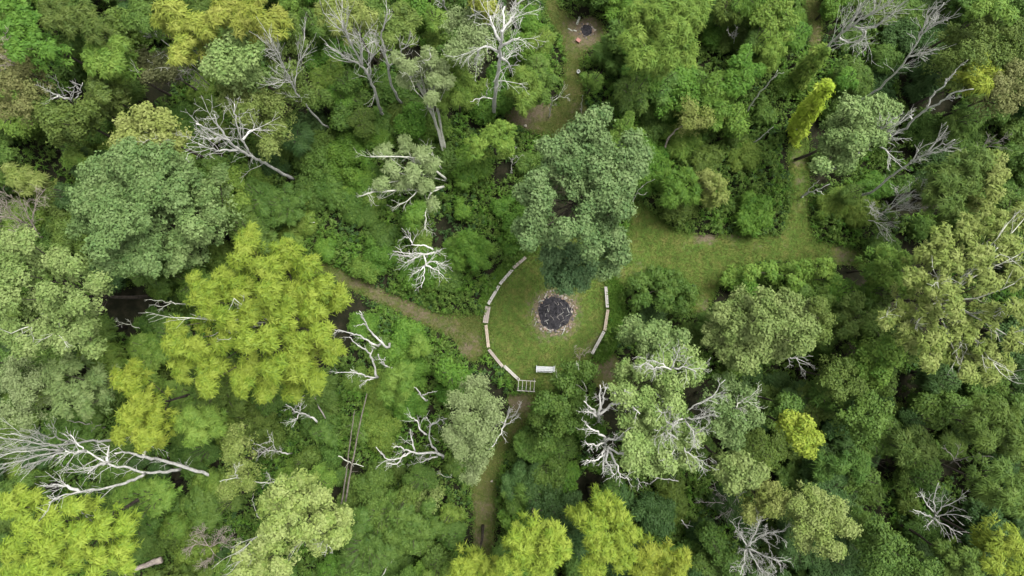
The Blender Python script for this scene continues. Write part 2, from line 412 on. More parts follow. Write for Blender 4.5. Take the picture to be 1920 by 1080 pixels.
# grass blades over the lawn and the paths
M_blade = leaf_material('grass_blade', (.052,.098,.016), (.096,.140,.025), (.180,.165,.055), .2)
def blades(name, poly_names, per_m2, hgt, wid, mat, seed, ring=None):
    g = np.random.default_rng(seed); PV = []
    for pn in poly_names:
        wp = WPOLY[pn]; A = np.array(wp); lo, hi = A.min(0) - 1, A.max(0) + 1
        n = int((hi-lo).prod() * per_m2); X = lo[0] + g.random(n) * (hi-lo)[0]; Y = lo[1] + g.random(n) * (hi-lo)[1]
        if ring is None: k = inside(wp, X, Y)
        else:
            d = seg_dist(wp, X, Y); k = d < ring * g.random(n)
        dirt = np.zeros(n)
        for (px, py, rr, s) in DIRT:
            c = at(px, py); dd = np.hypot(X-c[0], Y-c[1]) / (rr / S); dirt = np.maximum(dirt, s * np.exp(-(dd ** 2.6)))
        k &= g.random(n) > dirt * 1.15
        PV.append(np.stack((X[k], Y[k]), 1))
    P = np.concatenate(PV); n = len(P)
    a = g.random(n) * 6.283; h = hgt * (.5 + g.random(n)); ln = h * (.6 + .8 * g.random(n))
    b0 = np.stack((P[:,0], P[:,1], np.full(n, .03)), 1)
    D = np.stack((np.cos(a), np.sin(a), np.zeros(n)), 1); Sd = np.stack((-np.sin(a), np.cos(a), np.zeros(n)), 1)
    mid = b0 + D * (ln*.4)[:,None] + np.array((0,0,1)) * (h*.75)[:,None]; tip = b0 + D * ln[:,None] + np.array((0,0,1)) * (h*.9)[:,None]
    w = (wid * (.6 + .8 * g.random(n)))[:,None]
    V = np.stack((b0, mid - Sd*w, tip, mid + Sd*w), 1).reshape(-1, 3)
    me = quad_mesh(name, V, n, {'tint': g.random(n), 'clump': g.random(n) ** 2}); me.materials.append(mat)
    o = obj(name, me); o['kind'] = 'stuff'
    return o
o = blades('mown_grass', ['lawn', 'west_path', 'meadow', 'north_trail', 'south_path', 'trail_end'], 170, .10, .024, M_blade, 11)
o['label'] = 'short mown grass of the clearing and the trails'; o['category'] = 'grass'

# ------------------------------------------------------------------ leafy trees
CLEAR = []    # pixels along bare wood that low growth leaves free
NAMED = []    # (short, px, py, radius px)
def label_of(short, tail): return (short + ' ' + tail).strip()

def leafy(short, tail, pal, style, ztop, shape, dens=1.0, gap=1.0, name='broadleaf_tree', cat='tree', group=None, pale=0, dome=.5, flat=.8, base=None, seed=None, trunkmat='brown', stems=()):
    seed = seed if seed is not None else sum(ord(ch) * (i + 1) for i, ch in enumerate(short)) % 100000
    g = np.random.default_rng(seed)
    lob = auto_lobes(*shape, g) if not isinstance(shape, list) else shape
    A = np.array([(l[0], l[1]) for l in lob], float); cx, cy = A.mean(0)
    Rm = max(np.hypot(A[:,0]-cx, A[:,1]-cy).max(), 1) + np.mean([l[2] for l in lob])
    L = []
    for l in lob:
        d = math.hypot(l[0]-cx, l[1]-cy) / Rm
        rm0 = l[2] / S * (H - ztop) / H
        z = ztop - rm0 * .8 - dome * (Rm / S) * d * d + g.normal(0, .45) * min(2.6, Rm / 36) + (l[3] if len(l) > 3 else 0)
        z = max(z, rm0 * .5 + .2)
        p = at(l[0], l[1], z); L.append((p[0], p[1], z, max(.4, .92 * l[2] / S * (H - z) / H - .22)))
    La = np.array(L); cen = La[:, :3].mean(0)
    b = at(*base) if base else np.array((cen[0], cen[1], 0.0)); b[2] = 0
    root = empty(name, tuple(b), label_of(short, tail), cat, group)
    loc = La.copy(); loc[:, :3] -= b
    me = crown_mesh('crown', loc, style, seed + 1, dens, gap, flat=flat); me.materials.append(PAL[pal])
    obj('crown', me, root)
    tb = Tubes(); zf = loc[:, 2].mean(); top = cen - b; r0 = (.05 + ztop * .009) * (.6 if stems else 1)
    fork = np.array((top[0]*.6, top[1]*.6, zf * .62))
    tb.add(smooth_line([(0,0,-.1), (top[0]*.15+g.normal(0,.1), top[1]*.15+g.normal(0,.1), zf*.3), fork, (top[0], top[1], zf * .98)], 3), np.linspace(r0, r0*.3, 10), 7)
    obj('trunk', tb.mesh('trunk', BARK[trunkmat]), root)
    tb = Tubes()
    for q in loc:
        e = np.array((q[0], q[1], q[2] + q[3] * .3)); s = fork * np.array((1,1,1.)) ; s[2] = zf * (.5 + .3 * g.random())
        m = (s + e) / 2 + np.array((0, 0, -.25)) + g.normal(0, .2, 3)
        tb.add(smooth_line([s, m, e], 3), np.linspace(r0*.3, .03, 7), 4)
    obj('branches', tb.mesh('branches', BARK[trunkmat]), root)
    if pale:
        for i in range(pale):
            q = loc[g.integers(len(loc))]; tb = Tubes()
            e = np.array((q[0], q[1], q[2] + q[3] * 1.05)) + g.normal(0, q[3]*.5, 3) * np.array((1,1,.2)); s = np.array((top[0], top[1], zf * .8))
            ln = smooth_line([s, (s + e)/2 + g.normal(0,.25,3), e], 3, .05, g)
            tb.add(ln, np.linspace(.09, .03, len(ln)), 4)
            for k in range(3, len(ln)):
                twig(tb, ln[k], norm(ln[k]-ln[k-1] + g.normal(0,.5,3)), 1.2 + g.random(), .035, 1, g, .3)
            obj('limb', tb.mesh('limb', BARK['cream']), root)
    for (pts, z0, z1, rs) in stems:
        W = np.array([at(p[0], p[1], z) for p, z in zip(pts, np.linspace(z0, z1, len(pts)))]) - b; tb = Tubes(); ln = smooth_line(W, 4, .03, g)
        tb.add(ln, np.linspace(rs, rs * .35, len(ln)), 6); tgn = norm(np.gradient(ln, axis=0)); CLEAR.extend((p[0], p[1]) for p in pts)
        for k in range(len(ln) // 3, len(ln)):
            twig(tb, ln[k], norm(tgn[k] + g.normal(0, .55, 3)), .7 + 1.1 * g.random(), .028, 1, g, .15)
        obj('limb', tb.mesh('limb', BARK['cream']), root)
    NAMED.append((short, cx, cy, Rm, ztop))
    return root

T = leafy
# --- the left third
T('bright green vine-hung tree', 'in the top left corner', 'vine', 'thick', 15, [(20,15,38),(55,45,34),(25,60,32),(70,80,30),(95,95,22),(35,95,26)])
T('olive green tree', 'along the top edge left of the dark gap', 'olive', 'frond', 14, [(110,15,36),(140,40,34),(165,25,30),(100,40,20),(175,55,26)])
T('dull green small tree', 'right of the olive green tree at top left', 'green', 'thick', 11, (160, 85, 42, 38))
T('grey-green tree', 'at the top edge beside the golden crowns', 'green', 'thick', 14, (262, 22, 38, 40))
T('golden ragged tree', 'at upper left with a hanging lower lobe', 'gold', 'frond', 17, [(320,15,32),(345,45,32),(300,40,22),(350,85,26),(335,105,20),(375,45,22),(390,55,22)])
T('golden tree', 'cut by the top edge above the mint green crown', 'gold', 'frond', 18, [(430,12,36),(480,20,38),(520,35,26),(455,48,26),(505,65,20),(410,35,24)])
T('mint green round tree', 'below the golden tree at the top', 'mint', 'broad', 16, [(440,85,34),(410,105,30),(470,110,32),(435,135,34),(400,130,24),(475,145,24),(450,65,22)])
T('feathery green tree', 'beside the brown brushy thicket at upper left', 'leafgreen', 'frond', 13, (205, 110, 44, 52))
T('sunburnt tan tree', 'on the left edge near the top', 'tan', 'fine', 15, [(10,110,34),(45,130,30),(20,160,36),(55,170,28),(15,205,32),(45,205,24),(30,90,22)], dens=.8)
T('olive lumpy tree', 'below the bleached curved limbs at upper left', 'olive', 'broad', 13, [(75,205,24),(100,225,26),(130,215,26),(160,210,24),(110,250,24),(140,240,22),(55,180,20),(175,225,16)])
T('olive green bushy tree', 'left of the brown brushy thicket', 'olive', 'thick', 11, (195, 180, 48, 36))
T('brown brushy thicket tree', 'half bare below the golden lobe', 'brown', 'fine', 11, (300, 130, 52, 48), dens=.6, pale=3)
T('pale yellow tree', 'touching the top of the big grey-green tree', 'straw', 'broad', 16, [(275,225,32),(240,235,26),(310,230,28),(255,260,26),(300,262,28),(330,265,20),(225,265,18)], pale=3)
T('olive yellow tree', 'behind the bleached fork-limbed dead tree', 'ochre', 'fine', 14, [(440,165,34),(480,170,34),(515,200,32),(500,235,34),(470,210,34),(520,245,26),(505,275,24),(430,195,24)])
T('thin grey-green tree', 'tangled with fine bare branches near the top', 'olive', 'fine', 13, [(545,55,32),(520,100,30),(560,90,26),(530,140,30),(560,140,26),(545,180,28),(575,180,22)], dens=.7)
T('large grey-green round tree', 'standing at the left above the yellow-green giant', 'sage', 'broad', 18,
  [(190,330,44),(245,305,44),(300,300,40),(345,325,40),(170,375,40),(225,365,44),(285,355,44),(165,420,36),(215,420,46),(265,410,34),(330,370,40),(195,460,34),(275,455,40),(235,490,38),(200,495,24),(280,495,28)])
T('grey-green lower crown', 'against the right side of the large round tree', 'sage', 'broad', 14, [(385,365,32),(400,400,30),(365,420,34),(345,450,34),(385,440,24),(330,490,30),(410,330,22),(360,480,26)])
T('rusty olive bush', 'on the left edge beside the dark hollow', 'ochre', 'frond', 7, (50, 330, 58, 30), name='large_shrub', cat='shrub')
T('small dark olive bush', 'between the dark hollow and the large round tree', 'olive', 'fine', 6, (108, 385, 30, 34), name='large_shrub', cat='shrub')
T('bright green bush', 'left of the large round tree top', 'leafgreen', 'thick', 8, (150, 298, 44, 28), name='large_shrub', cat='shrub')
T('light green tree with upright lobes', 'on the left edge at mid height', 'mint', 'broad', 19,
  [(20,460,32),(50,450,24),(30,510,34),(70,480,24),(110,490,26),(140,500,20),(20,560,34),(95,545,28),(110,585,34),(85,620,32),(125,640,26),(25,620,32),(50,650,28),(150,570,24),(160,615,24),(185,530,24),(175,655,20)], pale=2)
T('yellow-green giant tree', 'left of the worn west path', 'lime', 'frond', 21,
  [(468,450,32),(455,480,28),(540,478,36),(580,500,30),(505,500,32),(420,525,34),(370,528,24),(385,560,34),(450,545,36),(505,545,36),(560,550,36),(605,540,30),(640,560,26),(590,580,32),(535,595,36),
   (475,590,34),(420,595,34),(465,640,32),(425,640,28),(505,635,30),(335,612,26),(330,645,32),(375,650,30),(345,685,34),(400,690,34),(390,720,26),(560,640,36),(600,625,30),(625,660,28),(470,690,30),(455,720,28),(515,690,34),(560,690,34),(500,735,26),(550,735,24),(590,715,24)], gap=.95, pale=3)
T('yellow-green drooping tree', 'below left of the yellow-green giant', 'lime', 'frond', 15, [(235,715,30),(265,745,32),(250,780,32),(290,780,30),(235,810,26),(275,820,32),(300,820,22),(255,690,18)])
T('fresh green tree', 'under the lower edge of the yellow-green giant', 'leafgreen', 'frond', 13, (375, 790, 52, 42))
T('grey-olive tree', 'below the light green tree at left', 'sage', 'thick', 14, [(110,700,32),(140,680,28),(150,735,32),(110,740,28),(185,705,26),(125,765,26),(165,765,24),(195,740,20)], dens=.85)
T('weathered sage tree', 'on the left edge below mid height', 'silver', 'fine', 13, [(25,710,34),(50,740,32),(20,770,34),(55,785,28),(35,680,26),(70,715,22)], dens=.75, gap=.9)
T('big yellow-green tree', 'filling the bottom left corner', 'lime', 'frond', 20,
  [(20,945,34),(45,930,24),(55,985,32),(105,975,32),(135,950,22),(95,1020,34),(150,1000,32),(195,985,32),(235,985,24),(30,1030,34),(140,1045,34),(190,1040,32),(70,1065,32),(230,1030,26),(110,1085,30),(20,1075,28),(180,1085,26),(240,1060,20)])
T('half brown olive tree', 'between the fallen fork and the pale lower tree', 'ochre', 'fine', 12, [(445,815,26),(440,845,28),(455,870,26),(440,900,24),(425,920,18),(465,905,18)], dens=.8)
T('pale yellow-green tree', 'with whitish limbs near the bottom left of centre', 'pale', 'broad', 17,
  [(530,915,30),(570,905,30),(510,945,30),(555,950,34),(600,930,26),(520,985,32),(570,995,30),(610,975,24),(645,970,22),(635,1005,26),(600,1020,22),(500,1020,30),(460,1040,28),(490,1060,32),(530,1060,26),(455,1075,24)], pale=4)
# --- the middle
T('pale fine-leaved tree', 'overhanging the south path', 'silver', 'fine', 15, [(895,725,34),(870,750,32),(910,765,32),(875,790,34),(905,810,34),(870,840,32),(900,855,32),(885,885,26),(925,780,22),(850,815,22)], gap=1.1)
T('yellow-green tree with a round head', 'at the bottom centre', 'lime', 'frond', 17, [(1000,995,34),(965,1010,28),(1035,1000,28),(985,1035,36),(1030,1040,34),(1055,1030,22),(960,1055,28),(1010,1075,34)])
T('tall yellow-green tree', 'right of the round-headed one at the bottom', 'lime', 'frond', 16, [(1130,945,32),(1155,970,34),(1110,985,34),(1160,1010,32),(1185,1000,22),(1125,1025,36),(1085,960,26),(1165,1045,30),(1110,1060,32)])
T('golden-green low tree', 'on the bottom edge right of the tall yellow-green one', 'lime', 'frond', 12, [(1215,1040,28),(1250,1045,30),(1280,1050,26),(1235,1075,28),(1270,1080,26),(1200,1075,24)])
T('yellow-green corner tree', 'on the bottom edge at the end of the south path', 'lime', 'frond', 13, [(870,1060,26),(895,1050,24),(915,1070,28),(860,1080,26),(935,1080,22)])
T('green tree', 'overhanging the white bench and the arbour', 'green', 'broad', 11, [(1052,712,18),(1075,692,22),(1100,695,20),(1065,725,26),(1022,755,24),(1048,760,26),(1080,755,28),(1010,785,26),(1050,800,30),(1085,800,24),(1025,825,24)])
T('green ragged tree', 'just right of the curved right-hand benches', 'sage', 'broad', 11, [(1185,610,22),(1205,625,20),(1175,630,18),(1235,620,22),(1240,640,20),(1275,635,18),(1215,650,22),(1255,655,18)])
T('large light green tree', 'draped with bleached twigs right of the south path', 'mint', 'broad', 16,
  [(1170,690,28),(1205,690,28),(1240,680,28),(1285,665,26),(1300,695,26),(1260,715,30),(1165,735,30),(1200,745,34),(1190,790,34),(1230,780,34),(1265,760,28),(1185,835,34),(1225,835,34),(1265,820,30),(1215,870,30),(1180,865,26),(1250,865,24),(1300,820,22),(1290,865,20)])
T('dull sage tree', 'with pale twigs right of the large light green tree', 'sage', 'broad', 13, [(1360,720,28),(1395,750,30),(1350,760,30),(1380,790,28),(1345,800,24),(1415,780,20),(1375,825,22)], dens=.85)
T('rounded light sage tree', 'below the meadow right of centre', 'mint', 'broad', 15,
  [(1350,590,30),(1390,570,30),(1430,565,30),(1475,565,30),(1510,580,28),(1340,630,32),(1385,615,34),(1430,610,34),(1475,605,32),(1515,615,26),(1370,660,32),(1415,655,34),(1460,650,32),(1500,645,26),(1400,685,24)], flat=.75)
T('olive narrow tree', 'behind the right side of the rounded sage tree', 'olive', 'fine', 13, [(1530,570,22),(1545,595,22),(1535,625,22)])
T('small pale green tree', 'under the large light green tree at right', 'mint', 'broad', 13, [(1365,865,22),(1390,865,22),(1355,885,20),(1385,890,26),(1410,895,20),(1425,885,12),(1375,910,16)])
T('bright yellow tree', 'standing alone in the dark wood at lower right', 'lime', 'broad', 14, [(1485,800,20),(1510,795,18),(1500,825,20),(1525,820,18),(1480,785,14),(1515,845,14)])
T('dark green tree', 'just above the bright yellow tree', 'green', 'broad', 11, (1478, 768, 36, 22))
T('broad olive-yellow tree', 'with pale bare limbs on the right edge', 'ochre', 'thick', 18,
  [(1760,445,32),(1810,430,36),(1860,420,36),(1905,410,34),(1735,480,32),(1780,490,36),(1830,480,36),(1885,470,38),(1715,525,32),(1760,540,34),(1900,520,36),(1850,525,32),(1690,580,30),(1735,590,34),(1785,580,30),(1700,630,32),(1750,640,34),
   (1800,620,34),(1850,590,34),(1905,580,34),(1790,670,32),(1840,660,34),(1850,700,26),(1895,640,34),(1810,700,24),(1880,690,26),(1660,600,18),(1740,685,20)], gap=.85, dens=.85, pale=16)
T('green-gold bush', 'at the right end of the meadow', 'leafgreen', 'thick', 9, [(1655,480,26),(1690,490,24),(1640,505,20),(1670,520,28),(1700,540,22)], name='large_shrub', cat='shrub')
T('yellowish spreading bush', 'left of the broad olive-yellow tree', 'olive', 'thick', 8, [(1600,570,26),(1580,595,22),(1620,600,26),(1590,620,20)], name='large_shrub', cat='shrub')
T('lime lower tree', 'below left of the broad olive-yellow tree', 'leafgreen', 'broad', 11, [(1625,665,24),(1655,650,22),(1650,690,26),(1615,690,22),(1675,670,20),(1645,710,18)])
T('olive brown tree', 'left of the lime lower tree', 'olive', 'fine', 11, [(1580,690,30),(1555,710,26),(1600,720,26),(1570,735,22)], dens=.8)
T('green dome tree', 'in the dark wood below the lime lower tree', 'green', 'broad', 11, [(1625,755,30),(1650,770,26),(1595,780,28),(1635,795,26),(1605,810,22)])
T('dusky olive tree', 'in the dark wood at lower right', 'olive', 'frond', 9, [(1715,820,30),(1700,845,28),(1735,840,24),(1690,820,20)], dens=.7)
T('green tuft tree', 'twin crown left of the dusky olive tree', 'green', 'frond', 9, [(1545,865,24),(1600,860,26),(1610,885,22),(1540,885,20),(1575,875,18)])
T('pale olive tree', 'near the bottom edge at right', 'pale', 'fine', 14, [(1525,930,28),(1495,945,24),(1555,950,30),(1530,975,34),(1575,980,28),(1500,990,28),(1545,1015,30),(1590,990,20),(1565,1030,20),(1505,1015,22)])
T('round ochre tree', 'left of the pale olive tree at the bottom', 'ochre', 'fine', 12, [(1440,915,28),(1425,945,28),(1450,950,26),(1405,965,22),(1465,935,18)])
T('dull green clustered tree', 'at the bottom right of the pale olive tree', 'green', 'broad', 12, [(1645,985,22),(1665,1010,24),(1635,1020,22),(1690,1020,22),(1660,1045,24),(1700,1055,26),(1640,1070,24),(1745,1060,24),(1725,1075,22)], dens=.85)
T('feathery right-edge tree', 'below the broad olive-yellow tree', 'moss', 'frond', 14, [(1865,770,28),(1890,780,28),(1830,800,26),(1870,815,28),(1905,820,26),(1845,830,20),(1900,850,22)])
T('feathery dark lime tree', 'on the right edge above the bottom corner', 'moss', 'frond', 14, [(1870,880,26),(1900,900,28),(1850,910,22),(1885,935,28),(1910,950,22),(1860,935,18)])
T('yellow-green feathery tree', 'in the bottom right corner', 'lime', 'frond', 12, [(1885,1005,28),(1905,1030,28),(1870,1030,24),(1850,1010,18),(1900,1065,26),(1860,1060,20)])
T('lime sprouting tree', 'on the bottom edge left of the right corner', 'moss', 'thick', 11, [(1790,1045,24),(1815,1040,22),(1780,1070,24),(1820,1070,24),(1770,1030,16)])
T('very large sage tree', 'above the fire pit in the middle', 'spruce', 'broad', 20,
  [(1105,235,36),(1130,215,20),(1070,265,34),(1030,275,28),(1125,275,36),(1185,265,24),(1170,300,32),(1205,290,20),(1080,310,36),(1035,310,30),(1125,325,36),(1170,345,32),(1080,350,32),(1140,365,34),(1110,385,30),
   (1005,340,28),(985,365,26),(1015,375,30),(1000,405,28),(980,430,26),(1015,430,28),(1040,445,24),(990,455,20),(1060,430,22),(1130,415,34),(1165,395,26),(1095,430,28),(1150,450,30),(1110,465,26),(1160,480,24),(1140,505,26),(1195,320,20)])
T('dark blue-green lower crown', 'reaching over the lawn edge above the fire pit', 'teal', 'broad', 11, [(1030,480,26),(1045,490,30),(1075,475,30),(1035,515,28),(1070,515,30),(1105,500,24),(1060,535,20),(1090,530,16)], base=(1075,470), dome=.3)
T('big fresh green tree', 'at the top right of the north trail', 'leafgreen', 'frond', 16, [(1190,30,34),(1230,25,36),(1275,15,34),(1315,15,24),(1185,75,30),(1225,70,36),(1270,60,36),(1300,40,28),(1205,110,30),(1245,105,34),(1290,95,26),(1235,130,22)])
T('rounded sage tree', 'at upper right beside the bright vine column', 'sage', 'broad', 14, [(1600,205,28),(1640,195,26),(1575,225,26),(1615,235,30),(1655,225,26),(1570,260,28),(1605,270,28),(1640,260,22),(1552,285,22),(1585,305,22),(1542,312,16),(1670,205,16)])
T('grey-olive broad tree', 'in the top right corner', 'olive', 'fine', 13, [(1790,75,34),(1840,60,34),(1890,60,34),(1775,120,30),(1820,105,34),(1870,110,36),(1910,100,30),(1790,160,24)], dens=.8)
T('tan-green tree', 'on the right edge near the top', 'tan', 'fine', 13, [(1900,140,32),(1870,160,28),(1905,180,30),(1880,200,24)], dens=.8)
T('yellow-green slender tree', 'between the grey-olive broad tree and the forked dead tree', 'lime', 'frond', 12, [(1840,120,22),(1860,140,20),(1825,145,20),(1845,160,16),(1800,150,16)])
T('olive feathery tree', 'right of the slanting grey snags', 'olive', 'frond', 13, [(1790,310,30),(1830,300,30),(1770,345,30),(1815,345,32),(1850,325,26),(1780,385,26),(1745,365,24)])
T('golden-edged tree', 'beside the olive feathery tree on the right', 'ochre', 'thick', 13, [(1865,300,22),(1870,330,22),(1860,360,22),(1850,390,18)])
T('bright green tree', 'on the top edge near the right corner', 'leafgreen', 'thick', 13, (1870, 20, 50, 26))
T('grey-olive feathery tree', 'at the top left of the white-barked snag', 'silver', 'fine', 15, [(855,40,32),(890,35,32),(870,75,32),(905,75,28),(850,95,24),(890,105,24),(940,40,24)], dens=.7, gap=.9)
T('small golden crown', 'on the top edge beside the white-barked snag', 'gold', 'thick', 16, [(895,5,20),(915,12,20),(905,-10,20)])
T('olive tree', 'between the two brush-topped snags at the top', 'olive', 'thick', 13, (742, 52, 48, 46))
T('ochre tree', 'on the top edge left of the brush-topped snag', 'ochre', 'frond', 14, [(620,20,34),(660,15,34),(690,35,26),(640,50,24)])
T('fresh green upright tree', 'right of the silvery forked tree', 'leafgreen', 'frond', 11, [(845,120,26),(865,145,26),(835,160,26),(860,180,22),(830,190,20)])
T('drooping lime tree', 'beside the bare brown earth near the top', 'leafgreen', 'frond', 9, [(985,145,24),(970,165,24),(1000,170,24),(985,190,22)])
T('silvery forked tree', 'with white stems above centre left', 'silver', 'thick', 15, [(805,105,20),(790,125,20),(765,125,18),(830,125,16),(755,150,16),(815,150,18),(840,155,12),(745,110,14),(810,185,14)], dens=.75, gap=.6, base=(836,300), trunkmat='cream', stems=[([(831,282),(822,245),(806,205),(790,170),(778,150),(765,140)], 2, 14, .17), ([(834,282),(826,235),(818,195),(806,160),(808,125),(806,100)], 2, 15.5, .15), ([(806,205),(800,180),(792,150),(788,130)], 7, 14, .09)])
T('silvery spreading tree', 'with white limbs left of the very large sage tree', 'silver', 'thick', 9, [(720,285,22),(760,270,20),(790,290,20),(735,320,22),(775,325,22),(810,310,20),(760,345,20),(715,345,18),(800,350,18),(810,385,14)], dens=.65, gap=.6, base=(838,340), trunkmat='cream', stems=[([(836,336),(820,322),(800,308),(780,297),(750,294),(695,294)], 3, 9.5, .13), ([(832,350),(800,354),(765,356),(735,358),(700,360),(675,368)], 3, 10, .13), ([(828,352),(808,362),(800,385),(798,410),(797,430)], 3, 7, .1), ([(800,308),(788,292)], 6, 8, .07), ([(785,356),(770,372),(745,385)], 6, 8, .07), ([(828,316),(815,298),(800,280)], 4, 8, .07)])
T('lime green tree', 'left of the bare brown earth', 'leafgreen', 'thick', 9, [(920,255,28),(945,240,24),(890,275,26),(950,275,24)])
T('fresh green feathery bush', 'above the meadow right of the very large sage tree', 'vine', 'frond', 7, [(1255,335,24),(1285,330,24),(1270,360,26),(1300,365,22),(1255,375,18)], name='large_shrub', cat='shrub')
T('yellowish round bush', 'above the pale earth at the meadow edge', 'ochre', 'thick', 6, [(1340,345,24),(1350,370,20),(1330,375,18),(1325,330,18)], name='large_shrub', cat='shrub')
T('rounded dense bush', 'between the right-hand benches and the meadow', 'green', 'thick', 4.5, [(1195,530,26),(1230,520,28),(1265,530,28),(1290,550,24),(1205,560,26),(1245,560,28),(1275,575,22)], name='large_shrub', cat='shrub', dome=.35)
T('long low bush', 'along the lower side of the meadow', 'leafgreen', 'thick', 5, [(1370,520,22),(1405,512,22),(1440,508,22),(1475,510,22),(1510,505,24),(1545,500,24),(1560,525,24),(1525,530,22),(1490,530,20)], name='large_shrub', cat='shrub', dome=.2)
T('tan vine-draped shrub', 'above the meadow top edge', 'ochre', 'fine', 7, [(1295,205,24),(1320,225,24),(1340,215,20),(1290,230,18)], name='large_shrub', cat='shrub')
T('pale olive bush', 'between the fallen poles and the south path', 'pale', 'fine', 5, [(790,905,28),(815,920,26),(780,935,24),(805,945,22)], name='large_shrub', cat='shrub', dens=.8)
T('vine-green rounded bush', 'beside the wrecked white snag left of the lawn', 'vine', 'frond', 5, [(880,455,30),(905,465,24),(860,480,26),(895,490,24)], name='large_shrub', cat='shrub')
T('lime bushy sapling', 'above the wrecked white snag', 'vine', 'frond', 7, [(775,400,20),(770,418,18),(785,390,14)], name='sapling', cat='tree')
T('yellow-green sapling', 'beside the broken white limbs left of the lawn', 'leafgreen', 'frond', 8, [(735,710,24),(755,700,22),(745,740,24),(725,740,20),(760,730,18)], name='sapling', cat='tree')
T('yellow shrub', 'below the bare earth of the west path', 'leafgreen', 'thick', 3.5, [(785,640,16),(795,655,14),(780,660,12)], name='large_shrub', cat='shrub')

# ------------------------------------------------------------------ dead trees
def zrad(b, p):
    """height of a point of an upright tree with its foot at pixel b, seen at pixel p"""
    bx, by = b[0] - 960, b[1] - 540; rb = math.hypot(bx, by)
    rp = ((p[0] - 960) * bx + (p[1] - 540) * by) / rb
    return float(np.clip(H * (1 - rb / max(rp, rb)), 0, 23))

def dead(short, tail, mat, limbs, r0=.16, tw=7, tl=2.2, depth=1, seed=None, name='dead_tree', cat='dead tree', up=.18, foot=None, group=None, from_f=.3, spread=.75, rt=.02, nsub=4, lift=0.0, zadd=0.0):
    """limbs: list of (pixel polyline, z0, z1) (z None: from the upright-tree rule); the first is the trunk"""
    seed = seed if seed is not None else sum(ord(ch) * (i + 3) for i, ch in enumerate(short + tail)) % 100000
    g = np.random.default_rng(seed)
    b = limbs[0][0][0] if foot is None else foot
    if lift: b = (960 + (b[0] - 960) * (1 - lift), 540 + (b[1] - 540) * (1 - lift))
    root = empty(name, tuple(at(b[0], b[1])), label_of(short, tail), cat, group); org = at(b[0], b[1])
    for i, l in enumerate(limbs):
        pts = l[0]; n = len(pts)
        z0, z1 = (l[1], l[2]) if len(l) > 2 else (None, None)
        zs = [zrad(b, p) for p in pts] if z0 is None else list(np.linspace(z0 + (zadd if i else 0), z1 + zadd, n))
        W = np.array([at(p[0], p[1], z) for p, z in zip(pts, zs)]) - org
        if i == 0 and W[0][2] > .3:
            W = np.vstack(((0, 0, -.1), W))
        ln = smooth_line(W, 4, .05, g); m = len(ln)
        rr = r0 * .66 if i == 0 else r0 * .40
        tb = Tubes(); tb.add(ln, np.linspace(rr, rr * .28, m) * (1 + .08 * g.normal(0, 1, m)), 7 if i == 0 else 6)
        tg = norm(np.gradient(ln, axis=0)); full = np.linalg.norm(np.diff(ln, axis=0), axis=1).sum()
        nt_ = int(tw * (1 if i == 0 else .8)); lt = tl * min(1, full / 3 + .3)
        for k in range(nt_):
            f = from_f + (1 - from_f) * (k + g.random()) / max(nt_, 1); q = min(int(f * (m - 1)), m - 2)
            perp = norm(np.cross(tg[q], g.normal(0, 1, 3)))
            d = norm(tg[q] * (1.0 - .4 * spread) + perp * spread * (.5 + .6 * g.random()) + np.array((0, 0, up)))
            twig(tb, ln[q], d, lt * (.5 + .6 * g.random()) * (1.15 - .5 * f), max(rt, rr * .2 * (1.2 - f)), depth, g, up, 4, nsub, spread)
        obj('trunk' if i == 0 else 'limb', tb.mesh('wood', BARK[mat]), root)
    A = np.array([p for l in limbs for p in l[0]], float); c = A.mean(0); CLEAR.extend((p[0]+(q[0]-p[0])*t, p[1]+(q[1]-p[1])*t) for l in limbs for p, q in zip(l[0], l[0][1:]) for t in (0,.5,1))
    NAMED.append((short, c[0], c[1], 20))
    return root

D = dead
D('bleached fork-limbed dead tree', 'left of centre near the top', 'white', [([(538,330),(505,310),(478,297),(452,282),(425,262),(395,245),(368,232)],), ([(475,296),(462,280),(450,255),(442,225),(440,195)],), ([(448,281),(425,282),(400,280),(372,270)],), ([(430,265),(412,240),(402,215)],), ([(455,262),(470,245),(490,240)],), ([(420,258),(395,262),(375,255)],)], r0=.26, tw=9, tl=3.2, depth=2, rt=.022, nsub=3, lift=0.03)
D('leaning brush-topped snag', 'left of the other brush-topped snag near the top', 'grey', [([(712,205),(702,165),(690,140),(672,110),(655,75),(642,38)],), ([(690,140),(675,122),(655,112),(640,105)],), ([(680,125),(678,95),(672,60)],), ([(694,145),(692,120),(698,105)],), ([(660,85),(648,60),(640,42)],)], r0=.24, tw=12, tl=4.0, depth=1, spread=.4, rt=.03, lift=0.05)
D('brush-topped snag', 'rising behind the silvery forked tree', 'grey', [([(735,165),(728,130),(722,100),(716,70),(722,40),(730,18)],), ([(728,128),(745,110),(758,90),(770,68)],), ([(724,110),(712,90),(702,72)],)], r0=.2, tw=9, tl=2.6, depth=1, spread=.45, rt=.03, lift=0.1)
D('tall white-barked snag', 'with drooping fine twigs at the top centre', 'white', [([(926,220),(927,190),(932,150),(935,120),(938,90),(942,55),(946,12)],), ([(935,98),(915,88),(900,92),(890,115)],), ([(936,90),(955,78),(975,70)],), ([(937,75),(925,50),(920,30)],), ([(940,60),(955,40),(968,22)],), ([(934,105),(950,115),(958,125)],)], r0=.3, tw=11, tl=3.0, depth=2, up=.0, rt=.018, nsub=3)
D('short white snag', 'cut by the top edge left of the small golden crown', 'white', [([(843,32),(836,15),(828,-5),(822,-20)],), ([(838,20),(828,8),(818,0)],)], r0=.18, tw=5, tl=1.6)
